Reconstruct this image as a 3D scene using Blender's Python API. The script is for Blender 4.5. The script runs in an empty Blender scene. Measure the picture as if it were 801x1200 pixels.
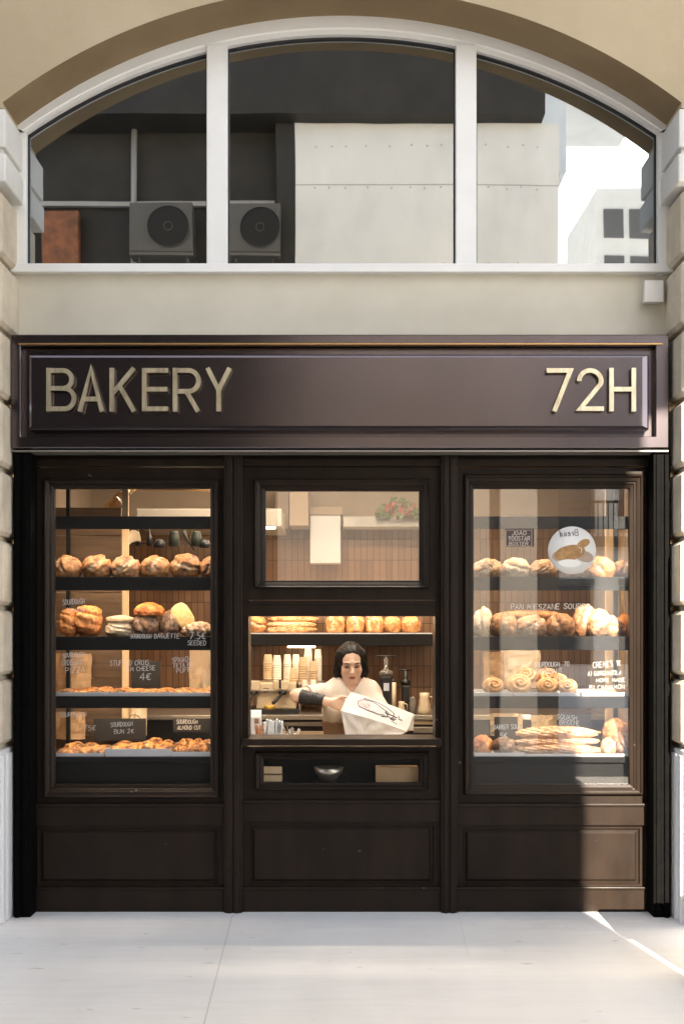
import bpy, bmesh, math, random
import numpy as np
from mathutils import Vector, Matrix, noise as mnoise
random.seed(7); np.random.seed(7)
R = math.radians
scene = bpy.context.scene
COL = scene.collection
S0 = 210.0; CAMZ = 1.56; CAMY = -6.0; FPX = 1260.0

def X(x, Y=0.0): return (x-400.5)*(Y-CAMY)/FPX
def Z(y, Y=0.0): return CAMZ-(y-740.0)*(Y-CAMY)/FPX

# ------------------------------------------------------------------ tagging
def tag(o, label=None, cat=None, group=None, kind=None):
    if label: o['label'] = label
    if cat: o['category'] = cat
    if group: o['group'] = group
    if kind: o['kind'] = kind
    return o
def thing(name, loc, label, cat, group=None):
    o = bpy.data.objects.new(name, None); COL.objects.link(o)
    o.empty_display_size = .05
    o.location = loc
    return tag(o, label, cat, group)

# ------------------------------------------------------------------ materials
MATS = {}
def mat(name, base, rough=.5, metal=0., var=None, var_scale=6., bump=0., bump_scale=60., coat=0., spec=.5,
        stretch=(1,1,1), emit=None, var_detail=4., var_lo=.35, var_hi=.65, trans=0., sss=0.):
    if name in MATS: return MATS[name]
    m = bpy.data.materials.new(name); m.use_nodes = True
    nt = m.node_tree; b = nt.nodes['Principled BSDF']
    b.inputs['Roughness'].default_value = rough
    b.inputs['Metallic'].default_value = metal
    b.inputs['Specular IOR Level'].default_value = spec
    b.inputs['Coat Weight'].default_value = coat
    b.inputs['Coat Roughness'].default_value = .15
    b.inputs['Base Color'].default_value = (*base, 1)
    if trans: b.inputs['Transmission Weight'].default_value = trans
    if sss:
        b.inputs['Subsurface Weight'].default_value = sss
        b.inputs['Subsurface Radius'].default_value = (.01,.005,.003)
    if emit:
        b.inputs['Emission Color'].default_value = (*emit[0], 1)
        b.inputs['Emission Strength'].default_value = emit[1]
    tc = nt.nodes.new('ShaderNodeTexCoord'); mp = nt.nodes.new('ShaderNodeMapping')
    mp.inputs['Scale'].default_value = stretch
    nt.links.new(tc.outputs['Object'], mp.inputs['Vector'])
    if var:
        n = nt.nodes.new('ShaderNodeTexNoise'); n.inputs['Scale'].default_value = var_scale
        n.inputs['Detail'].default_value = var_detail; n.inputs['Roughness'].default_value = .62
        r = nt.nodes.new('ShaderNodeValToRGB')
        r.color_ramp.elements[0].position = var_lo; r.color_ramp.elements[1].position = var_hi
        r.color_ramp.elements[0].color = (*base, 1); r.color_ramp.elements[1].color = (*var, 1)
        nt.links.new(mp.outputs['Vector'], n.inputs['Vector'])
        nt.links.new(n.outputs['Fac'], r.inputs['Fac'])
        nt.links.new(r.outputs['Color'], b.inputs['Base Color'])
    if bump:
        n2 = nt.nodes.new('ShaderNodeTexNoise'); n2.inputs['Scale'].default_value = bump_scale
        n2.inputs['Detail'].default_value = 5
        bp = nt.nodes.new('ShaderNodeBump'); bp.inputs['Strength'].default_value = bump
        bp.inputs['Distance'].default_value = .01
        nt.links.new(mp.outputs['Vector'], n2.inputs['Vector'])
        nt.links.new(n2.outputs['Fac'], bp.inputs['Height'])
        nt.links.new(bp.outputs['Normal'], b.inputs['Normal'])
    MATS[name] = m
    return m

def glass_mat(name, refl, tint=(1,1,1), rough=0., wave=0., gcol=(1,1,1)):
    m = bpy.data.materials.new(name); m.use_nodes = True
    nt = m.node_tree; nt.nodes.clear()
    out = nt.nodes.new('ShaderNodeOutputMaterial'); mx = nt.nodes.new('ShaderNodeMixShader')
    t = nt.nodes.new('ShaderNodeBsdfTransparent'); g = nt.nodes.new('ShaderNodeBsdfGlossy')
    t.inputs['Color'].default_value = (*tint, 1); g.inputs['Roughness'].default_value = rough; g.inputs['Color'].default_value = (*gcol,1)
    lw = nt.nodes.new('ShaderNodeLayerWeight'); lw.inputs['Blend'].default_value = .3
    mr = nt.nodes.new('ShaderNodeMapRange'); mr.inputs['To Min'].default_value = refl; mr.inputs['To Max'].default_value = 1.
    pw = nt.nodes.new('ShaderNodeMath'); pw.operation = 'POWER'; pw.inputs[1].default_value = 3.
    nt.links.new(lw.outputs['Facing'], pw.inputs[0]); nt.links.new(pw.outputs[0], mr.inputs['Value'])
    nt.links.new(mr.outputs['Result'], mx.inputs['Fac'])
    nt.links.new(t.outputs[0], mx.inputs[1]); nt.links.new(g.outputs[0], mx.inputs[2])
    if wave:
        tc = nt.nodes.new('ShaderNodeTexCoord'); n = nt.nodes.new('ShaderNodeTexNoise'); n.inputs['Scale'].default_value = 1.6; n.inputs['Detail'].default_value = 1.
        bp = nt.nodes.new('ShaderNodeBump'); bp.inputs['Strength'].default_value = wave; bp.inputs['Distance'].default_value = .02
        nt.links.new(tc.outputs['Object'], n.inputs['Vector']); nt.links.new(n.outputs['Fac'], bp.inputs['Height']); nt.links.new(bp.outputs['Normal'], g.inputs['Normal'])
    nt.links.new(mx.outputs[0], out.inputs['Surface'])
    return m

M_paint = mat('dark_brown_paint', (.0145,.0094,.0066), .38, var=(.021,.0135,.0092), var_scale=9, stretch=(1,1,.25), bump=.06, bump_scale=40, coat=.0, spec=.16)
def wear(m):
    nt=m.node_tree; b=nt.nodes['Principled BSDF']; L=nt.links.new; src=b.inputs['Base Color'].links[0].from_socket
    tc=nt.nodes.new('ShaderNodeTexCoord'); n=nt.nodes.new('ShaderNodeTexNoise'); n.inputs['Scale'].default_value=26; n.inputs['Detail'].default_value=4
    r=nt.nodes.new('ShaderNodeValToRGB'); r.color_ramp.elements[0].position=.74; r.color_ramp.elements[1].position=.77
    mx=nt.nodes.new('ShaderNodeMixRGB'); mx.inputs[2].default_value=(.16,.14,.12,1); L(tc.outputs['Object'],n.inputs['Vector']); L(n.outputs['Fac'],r.inputs['Fac']); L(r.outputs['Color'],mx.inputs['Fac']); L(src,mx.inputs[1]); L(mx.outputs['Color'],b.inputs['Base Color'])
    n2=nt.nodes.new('ShaderNodeTexNoise'); n2.inputs['Scale'].default_value=5; n2.inputs['Detail'].default_value=6; mr=nt.nodes.new('ShaderNodeMapRange'); mr.inputs['To Min'].default_value=.26; mr.inputs['To Max'].default_value=.56
    L(tc.outputs['Object'],n2.inputs['Vector']); L(n2.outputs['Fac'],mr.inputs['Value']); L(mr.outputs['Result'],b.inputs['Roughness'])
wear(M_paint)
M_signpaint = mat('dark_metal_paint', (.160,.138,.150), .21, metal=1., var=(.174,.150,.162), var_scale=2.5, bump=.02, bump_scale=120)
M_black = mat('black_void', (.006,.006,.006), .7)
M_rail = mat('rail_black_shaded', (.0022,.0022,.0023), .7, var=(.004,.0038,.0036), var_scale=20, bump=.15, bump_scale=90, spec=.04)  # black rail darkened further in colour, as if in the jamb's shadow
M_brass = mat('brushed_brass', (.82,.74,.54), .42, metal=1., var=(.56,.48,.33), var_scale=30, stretch=(1,1,.2), bump=.05, bump_scale=150)
M_gold = mat('gold_trim', (.55,.33,.14), .35, metal=.8)
M_stone = mat('cream_stone', (.50,.43,.33), .85, var=(.61,.54,.43), var_scale=7, bump=.35, bump_scale=60)
M_plaster = mat('cream_plaster', (.42,.335,.215), .88, var=(.49,.40,.27), var_scale=1.3, bump=.16, bump_scale=90)
M_soffit = mat('shaded_soffit_plaster', (.22,.155,.085), .9, var=(.27,.195,.11), var_scale=2.2, bump=.08, bump_scale=90)  # wall plaster darkened in colour for the shade under the arch
M_band = mat('band_plaster', (.60,.56,.465), .85, var=(.66,.62,.525), var_scale=2.2, bump=.05, bump_scale=90)
M_impost = mat('white_grey_moulding', (.66,.65,.62), .75, var=(.72,.71,.68), var_scale=5, bump=.05, bump_scale=80)
M_plinth = mat('pale_marble_plinth', (.72,.72,.73), .55, var=(.80,.80,.81), var_scale=4, stretch=(3,3,.3), bump=.05, bump_scale=50)
M_white = mat('white_window_paint', (.84,.84,.83), .42, var=(.80,.80,.79), var_scale=4, bump=.02, bump_scale=60)
M_gasket = mat('dark_gasket', (.02,.02,.022), .6)
M_whitebox = mat('white_plastic', (.78,.77,.74), .45)
M_glass_arch = glass_mat('arch_glass', .52, (.5,.5,.5), .012, .028, (.90,.96,1.))
M_glass_left = glass_mat('glass_clear', .030)
M_glass_mid = glass_mat('glass_middle', .15)
M_glass_right = glass_mat('glass_reflecting', .125, wave=.02)
M_chalk = mat('white_marker', (.50,.49,.47), .8, emit=None)
M_shelf = mat('charcoal_shelf', (.0065,.0062,.006), .5, spec=.25)
M_shelf_steel = mat('grey_shelf', (.06,.06,.065), .35, bump=.03)
M_tray = mat('tray_aluminium', (.62,.63,.66), .38, metal=.55, bump=.03, bump_scale=30)
M_wood = mat('pale_wood', (.62,.45,.26), .55, var=(.70,.53,.33), var_scale=10, stretch=(6,6,.4), bump=.05)
M_tanwood = mat('tan_planks', (.125,.078,.045), .6, var=(.175,.112,.066), var_scale=8, stretch=(.4,4,6), bump=.05)
M_kraft = mat('kraft_paper', (.40,.25,.13), .8, var=(.47,.31,.17), var_scale=7, bump=.2, bump_scale=14)
M_cream = mat('cream_enamel', (.66,.53,.36), .35, var=(.6,.48,.32), var_scale=5, coat=.3)
M_steel = mat('brushed_steel', (.55,.50,.43), .32, metal=.9, bump=.04, bump_scale=80, stretch=(.1,1,1))
M_blackplastic = mat('black_plastic', (.012,.012,.013), .4)
M_paper = mat('white_paper', (.56,.57,.58), .75, bump=.35, bump_scale=11, var=(.62,.63,.64), var_scale=5)
M_cup = mat('paper_cup_white', (.80,.74,.64), .7)
M_cupk = mat('paper_cup_kraft', (.58,.42,.25), .75, var=(.64,.48,.3), var_scale=20)
M_napkin = mat('blue_white_napkin', (.66,.72,.76), .85, var=(.48,.56,.63), var_scale=14, stretch=(6,1,.5), bump=.2, bump_scale=30)
M_apron = mat('brown_apron', (.33,.21,.13), .85, bump=.1, bump_scale=80)
M_shirt = mat('cream_cotton', (.66,.60,.53), .9, bump=.08, bump_scale=25)
M_trouser = mat('dark_trouser', (.02,.02,.025), .85)
M_hair = mat('black_hair', (.005,.004,.0035), .5, var=(.012,.009,.007), var_scale=60, stretch=(1,1,.12), bump=.3, bump_scale=90, spec=.3)
M_sleeve = mat('black_glove', (.013,.014,.017), .5, bump=.2, bump_scale=40)
M_wall_in = mat('interior_plaster', (.30,.22,.15), .8, var=(.34,.255,.175), var_scale=3)
M_ceil_in = mat('interior_ceiling', (.10,.085,.07), .8)
M_floor_in = mat('interior_floor', (.10,.085,.07), .5)
M_counter = mat('counter_wood', (.50,.37,.23), .5, var=(.56,.42,.27), var_scale=6, stretch=(.4,4,4))
M_led = mat('warm_led', (1,.86,.64), .5, emit=((1.,.74,.49), 14.))
M_led2 = mat('warm_led_soft', (1,.86,.64), .5, emit=((1.,.70,.42), 6.))
M_chalk_shade_boost = mat('white_marker_shade_boost', (.82,.81,.78), .8)  # lighter copy of the marker, colour raised for lines out of the sun
M_ink = mat('print_ink', (.10,.075,.085), .8)
M_inkgrey = mat('print_ink_lilac', (.50,.45,.48), .8)
M_plaque = mat('brown_plaque', (.055,.032,.028), .5, var=(.08,.05,.04), var_scale=30)
M_disc = mat('sign_white', (.80,.79,.77), .5)
M_discbread = mat('sign_bread_brown', (.50,.30,.12), .7, var=(.30,.15,.06), var_scale=22)
M_discbread2 = mat('sign_bread_grey', (.36,.28,.25), .7, var=(.45,.33,.24), var_scale=30)
M_board = mat('chalk_board', (.010,.010,.011), .55)
M_glassware = mat('clear_glassware', (.8,.75,.68), .08, trans=.85)
M_green = mat('leaf_green', (.07,.12,.04), .6, var=(.12,.18,.06), var_scale=30)
M_red = mat('dried_flower_red', (.35,.09,.06), .7)

# paving
def paving_mat():
    m = bpy.data.materials.new('pale_stone_paving'); m.use_nodes = True
    nt = m.node_tree; b = nt.nodes['Principled BSDF']; L = nt.links.new
    tc = nt.nodes.new('ShaderNodeTexCoord')
    mp = nt.nodes.new('ShaderNodeMapping'); mp.inputs['Scale'].default_value = (1,.35,1)
    n = nt.nodes.new('ShaderNodeTexNoise'); n.inputs['Scale'].default_value = 2.2; n.inputs['Detail'].default_value = 7
    r = nt.nodes.new('ShaderNodeValToRGB')
    r.color_ramp.elements[0].color = (.78,.78,.775,1); r.color_ramp.elements[1].color = (.86,.86,.855,1)
    r.color_ramp.elements[0].position = .3; r.color_ramp.elements[1].position = .62
    L(tc.outputs['Object'], mp.inputs['Vector']); L(mp.outputs['Vector'], n.inputs['Vector']); L(n.outputs['Fac'], r.inputs['Fac'])
    # veins along x
    mp2 = nt.nodes.new('ShaderNodeMapping'); mp2.inputs['Scale'].default_value = (.7,7,1); mp2.inputs['Rotation'].default_value = (0,0,R(4))
    n2 = nt.nodes.new('ShaderNodeTexNoise'); n2.inputs['Scale'].default_value = 3; n2.inputs['Detail'].default_value = 6; n2.inputs['Distortion'].default_value = .6
    r2 = nt.nodes.new('ShaderNodeValToRGB'); r2.color_ramp.elements[0].position = .36; r2.color_ramp.elements[1].position = .55
    r2.color_ramp.elements[0].color = (.965,.962,.957,1); r2.color_ramp.elements[1].color = (1,1,1,1)
    L(tc.outputs['Object'], mp2.inputs['Vector']); L(mp2.outputs['Vector'], n2.inputs['Vector']); L(n2.outputs['Fac'], r2.inputs['Fac'])
    mu = nt.nodes.new('ShaderNodeMixRGB'); mu.blend_type = 'MULTIPLY'; mu.inputs['Fac'].default_value = 1
    L(r.outputs['Color'], mu.inputs[1]); L(r2.outputs['Color'], mu.inputs[2])
    # specks of dirt
    n3 = nt.nodes.new('ShaderNodeTexNoise'); n3.inputs['Scale'].default_value = 9; n3.inputs['Detail'].default_value = 3
    r3 = nt.nodes.new('ShaderNodeValToRGB'); r3.color_ramp.elements[0].position = .27; r3.color_ramp.elements[1].position = .31
    r3.color_ramp.elements[0].color = (.62,.60,.57,1); r3.color_ramp.elements[1].color = (1,1,1,1)
    mp3 = nt.nodes.new('ShaderNodeMapping'); mp3.inputs['Scale'].default_value = (.6,1.8,1)
    L(tc.outputs['Object'], mp3.inputs['Vector']); L(mp3.outputs['Vector'], n3.inputs['Vector']); L(n3.outputs['Fac'], r3.inputs['Fac'])
    mu2 = nt.nodes.new('ShaderNodeMixRGB'); mu2.blend_type = 'MULTIPLY'; mu2.inputs['Fac'].default_value = .8
    L(mu.outputs['Color'], mu2.inputs[1]); L(r3.outputs['Color'], mu2.inputs[2])
    L(mu2.outputs['Color'], b.inputs['Base Color'])
    b.inputs['Roughness'].default_value = .55
    bp = nt.nodes.new('ShaderNodeBump'); bp.inputs['Strength'].default_value = .05; bp.inputs['Distance'].default_value = .01
    L(n2.outputs['Fac'], bp.inputs['Height']); L(bp.outputs['Normal'], b.inputs['Normal'])
    return m
M_pave = paving_mat()
M_seam = mat('paving_seam', (.60,.59,.57), .9)

def tile_mat():
    m = bpy.data.materials.new('brown_finger_tiles'); m.use_nodes = True
    nt = m.node_tree; b = nt.nodes['Principled BSDF']; L = nt.links.new
    tc = nt.nodes.new('ShaderNodeTexCoord'); sx = nt.nodes.new('ShaderNodeSeparateXYZ'); cx = nt.nodes.new('ShaderNodeCombineXYZ')
    L(tc.outputs['Object'], sx.inputs[0]); L(sx.outputs['Z'], cx.inputs['X']); L(sx.outputs['X'], cx.inputs['Y'])
    br = nt.nodes.new('ShaderNodeTexBrick'); br.offset = 0.; br.squash = 1.
    br.inputs['Scale'].default_value = 1.; br.inputs['Brick Width'].default_value = .162; br.inputs['Row Height'].default_value = .048
    br.inputs['Mortar Size'].default_value = .0028; br.inputs['Mortar Smooth'].default_value = .2; br.inputs['Bias'].default_value = 0
    br.inputs['Color1'].default_value = (.135,.066,.03,1); br.inputs['Color2'].default_value = (.20,.105,.052,1)
    br.inputs['Mortar'].default_value = (.035,.018,.011,1)
    L(cx.outputs[0], br.inputs['Vector']); L(br.outputs['Color'], b.inputs['Base Color'])
    b.inputs['Roughness'].default_value = .3
    bp = nt.nodes.new('ShaderNodeBump'); bp.invert = True; bp.inputs['Strength'].default_value = .5; bp.inputs['Distance'].default_value = .006
    L(br.outputs['Fac'], bp.inputs['Height']); L(bp.outputs['Normal'], b.inputs['Normal'])
    return m
M_tile = tile_mat()

def bread_mat(name, c0, c1, c2, flour=(.74,.60,.44), flour_amt=.75, scale=22., lo=.33, hi=.66):
    m = bpy.data.materials.new(name); m.use_nodes = True
    nt = m.node_tree; b = nt.nodes['Principled BSDF']; L = nt.links.new
    tc = nt.nodes.new('ShaderNodeTexCoord')
    n = nt.nodes.new('ShaderNodeTexNoise'); n.inputs['Scale'].default_value = scale; n.inputs['Detail'].default_value = 6; n.inputs['Roughness'].default_value = .6
    oi = nt.nodes.new('ShaderNodeObjectInfo'); ad = nt.nodes.new('ShaderNodeVectorMath'); ad.operation = 'ADD'
    ml = nt.nodes.new('ShaderNodeMath'); ml.operation = 'MULTIPLY'; ml.inputs[1].default_value = 40
    L(oi.outputs['Random'], ml.inputs[0]); L(tc.outputs['Object'], ad.inputs[0]); L(ml.outputs[0], ad.inputs[1]); L(ad.outputs[0], n.inputs['Vector'])
    r = nt.nodes.new('ShaderNodeValToRGB'); e = r.color_ramp.elements
    e[0].position = lo; e[0].color = (*c0,1); e[1].position = hi; e[1].color = (*c2,1)
    k = e.new((lo+hi)/2); k.color = (*c1,1)
    L(n.outputs['Fac'], r.inputs['Fac'])
    at = nt.nodes.new('ShaderNodeAttribute'); at.attribute_name = 'flour'
    n2 = nt.nodes.new('ShaderNodeTexNoise'); n2.inputs['Scale'].default_value = scale*2.6; n2.inputs['Detail'].default_value = 5
    L(ad.outputs[0], n2.inputs['Vector'])
    mr = nt.nodes.new('ShaderNodeMapRange'); mr.inputs['From Min'].default_value = .35; mr.inputs['From Max'].default_value = .6
    L(n2.outputs['Fac'], mr.inputs['Value'])
    mm = nt.nodes.new('ShaderNodeMath'); mm.operation = 'MULTIPLY'; L(at.outputs['Fac'], mm.inputs[0]); L(mr.outputs['Result'], mm.inputs[1])
    mm2 = nt.nodes.new('ShaderNodeMath'); mm2.operation = 'MULTIPLY'; mm2.inputs[1].default_value = flour_amt; L(mm.outputs[0], mm2.inputs[0])
    mx = nt.nodes.new('ShaderNodeMixRGB'); mx.inputs[2].default_value = (*flour,1)
    L(mm2.outputs[0], mx.inputs['Fac']); L(r.outputs['Color'], mx.inputs[1])
    L(mx.outputs['Color'], b.inputs['Base Color'])
    b.inputs['Roughness'].default_value = .62
    bp = nt.nodes.new('ShaderNodeBump'); bp.inputs['Strength'].default_value = .35; bp.inputs['Distance'].default_value = .006
    L(n2.outputs['Fac'], bp.inputs['Height']); L(bp.outputs['Normal'], b.inputs['Normal'])
    return m
B_gold = bread_mat('crust_golden', (.115,.036,.009), (.36,.145,.035), (.56,.29,.10))
B_flour = bread_mat('crust_floury', (.15,.05,.015), (.40,.19,.07), (.60,.37,.19), flour=(.80,.68,.54), flour_amt=.85)
B_pale = bread_mat('crust_pale', (.45,.27,.13), (.62,.45,.27), (.74,.62,.46), flour=(.82,.75,.64), flour_amt=.95)
B_dark = bread_mat('crust_dark', (.03,.014,.008), (.11,.045,.02), (.26,.13,.06), flour=(.55,.43,.32), flour_amt=.6)
B_orange = bread_mat('crust_orange', (.20,.045,.008), (.50,.155,.03), (.68,.29,.08), flour=(.8,.5,.22), flour_amt=.5)
B_crumb = bread_mat('crumb_yellow', (.62,.43,.16), (.70,.52,.23), (.75,.58,.30), flour=(.8,.68,.4), flour_amt=.5, scale=40)
B_past = bread_mat('pastry_glazed', (.055,.015,.005), (.40,.125,.02), (.72,.34,.09), flour=(.80,.55,.28), flour_amt=.7, scale=30, lo=.42, hi=.62)
B_pizza = bread_mat('pastry_topped', (.05,.012,.005), (.42,.12,.02), (.76,.36,.09), flour=(.80,.50,.22), flour_amt=.6, scale=36, lo=.43, hi=.62)

# ------------------------------------------------------------------ mesh helpers
class MB:
    def __init__(s): s.v = []; s.f = []; s.mi = []; s.sm = []
    def add(s, vs, fs, mi=0, smooth=False):
        o = len(s.v); s.v += [tuple(v) for v in vs]
        for f in fs: s.f.append([o+i for i in f]); s.mi.append(mi); s.sm.append(smooth)
        return s
    def bm(s, bm, mi=0, smooth=False):
        bm.verts.ensure_lookup_table(); bm.verts.index_update()
        return s.add([v.co[:] for v in bm.verts], [[v.index for v in f.verts] for f in bm.faces], mi, smooth)
    def box(s, x0, x1, y0, y1, z0, z1, bev=0., mi=0, seg=2, M=None):
        if x0 > x1: x0, x1 = x1, x0
        if y0 > y1: y0, y1 = y1, y0
        if z0 > z1: z0, z1 = z1, z0
        bm = bmesh.new(); bmesh.ops.create_cube(bm, size=1.)
        for v in bm.verts:
            v.co = ((x0+x1)/2+v.co.x*(x1-x0), (y0+y1)/2+v.co.y*(y1-y0), (z0+z1)/2+v.co.z*(z1-z0))
        if bev:
            bmesh.ops.bevel(bm, geom=bm.edges[:], offset=min(bev, .45*min(x1-x0,y1-y0,z1-z0)), segments=seg, affect='EDGES', profile=.5)
        if M is not None: bmesh.ops.transform(bm, matrix=M, verts=bm.verts[:])
        s.bm(bm, mi); bm.free(); return s
    def lathe(s, prof, c, n=20, mi=0, M=None, close=True):
        vs = []; fs = []; k = len(prof)
        for i in range(n):
            a = 2*math.pi*i/n
            for r, z in prof: vs.append((r*math.cos(a), r*math.sin(a), z))
        for i in range(n):
            j = (i+1) % n
            for q in range(k-1): fs.append([i*k+q, j*k+q, j*k+q+1, i*k+q+1])
        if close:
            fs.append([i*k for i in range(n)][::-1]); fs.append([i*k+k-1 for i in range(n)])
        if M is not None: vs = [tuple(M @ Vector(v)) for v in vs]
        vs = [(v[0]+c[0], v[1]+c[1], v[2]+c[2]) for v in vs]
        return s.add(vs, fs, mi, True)
    def tube(s, pts, r, n=8, mi=0):
        pts = [Vector(p) for p in pts]; rs = r if isinstance(r, (list,tuple)) else [r]*len(pts)
        vs = []; fs = []
        for i, p in enumerate(pts):
            t = (pts[min(i+1,len(pts)-1)]-pts[max(i-1,0)]).normalized()
            a = t.cross(Vector((0,0,1)) if abs(t.z) < .9 else Vector((1,0,0))).normalized(); b = t.cross(a)
            for q in range(n):
                th = 2*math.pi*q/n; vs.append(p+(a*math.cos(th)+b*math.sin(th))*rs[i])
        for i in range(len(pts)-1):
            for q in range(n):
                w = (q+1) % n; fs.append([i*n+q, i*n+w, (i+1)*n+w, (i+1)*n+q])
        fs.append(list(range(n))[::-1]); fs.append([(len(pts)-1)*n+q for q in range(n)])
        return s.add(vs, fs, mi, True)
    def rloft(s, loops, cap=True, mi=0):
        """successive rectangles (x0,x1,z0,z1,y) joined by mitred faces"""
        vs = []; fs = []
        for (x0,x1,z0,z1,y) in loops: vs += [(x0,y,z0),(x1,y,z0),(x1,y,z1),(x0,y,z1)]
        for i in range(len(loops)-1):
            for q in range(4):
                w = (q+1) % 4; fs.append([i*4+q, i*4+w, (i+1)*4+w, (i+1)*4+q])
        if cap: n = len(loops)-1; fs.append([n*4, n*4+1, n*4+2, n*4+3])
        return s.add(vs, fs, mi)
    def ribbon(s, pts, w, yf, yb, mi=0, closed=False):
        """flat bar following a 2-D polyline in the xz plane, thickness yf..yb"""
        P = [Vector((p[0], p[1])) for p in pts]; n = len(P); Lf = []; Rt = []
        for i in range(n):
            if closed: a = P[i]-P[i-1]; b = P[(i+1) % n]-P[i]
            else: a = P[i]-P[max(i-1,0)]; b = P[min(i+1,n-1)]-P[i]
            if a.length < 1e-9: a = b
            if b.length < 1e-9: b = a
            a = a.normalized(); b = b.normalized()
            na = Vector((-a.y,a.x)); nb = Vector((-b.y,b.x)); m = na+nb
            if m.length < 1e-6: m = na
            m.normalize(); k = min(1/max(m.dot(na),.35), 2.2)
            Lf.append(P[i]+m*k*w/2); Rt.append(P[i]-m*k*w/2)
        vs = []
        for i in range(n):
            vs += [(Lf[i].x,yf,Lf[i].y),(Rt[i].x,yf,Rt[i].y),(Rt[i].x,yb,Rt[i].y),(Lf[i].x,yb,Lf[i].y)]
        fs = []
        for i in range(n if closed else n-1):
            j = (i+1) % n
            for q in range(4):
                w_ = (q+1) % 4; fs.append([i*4+q, i*4+w_, j*4+w_, j*4+q])
        if not closed: fs.append([0,1,2,3]); fs.append([(n-1)*4+q for q in (3,2,1,0)])
        return s.add(vs, fs, mi)
    def prism(s, poly, y0, y1, mi=0):
        n = len(poly); vs = [(p[0],y0,p[1]) for p in poly]+[(p[0],y1,p[1]) for p in poly]
        fs = [list(range(n)), [n+i for i in range(n)][::-1]]+[[i,i+n,(i+1)%n+n,(i+1)%n] for i in range(n)]
        return s.add(vs, fs, mi)
    def build(s, name, mats, parent=None, origin=(0,0,0), local=False):
        if parent is not None and not local:
            origin = Vector(parent.location)
            if parent.parent is not None: origin = origin+Vector(parent.parent.location)
        o = Vector(origin)
        me = bpy.data.meshes.new(name)
        me.from_pydata([(v[0]-o.x, v[1]-o.y, v[2]-o.z) for v in s.v] if not local else s.v, [], s.f)
        if not isinstance(mats, (list,tuple)): mats = [mats]
        for m in mats: me.materials.append(m)
        me.polygons.foreach_set('material_index', s.mi)
        me.polygons.foreach_set('use_smooth', s.sm)
        bm = bmesh.new(); bm.from_mesh(me); bmesh.ops.recalc_face_normals(bm, faces=bm.faces[:]); bm.to_mesh(me); bm.free()
        me.update()
        ob = bpy.data.objects.new(name, me); COL.objects.link(ob)
        if parent is not None: ob.parent = parent
        elif not local: ob.location = o
        return ob

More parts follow.
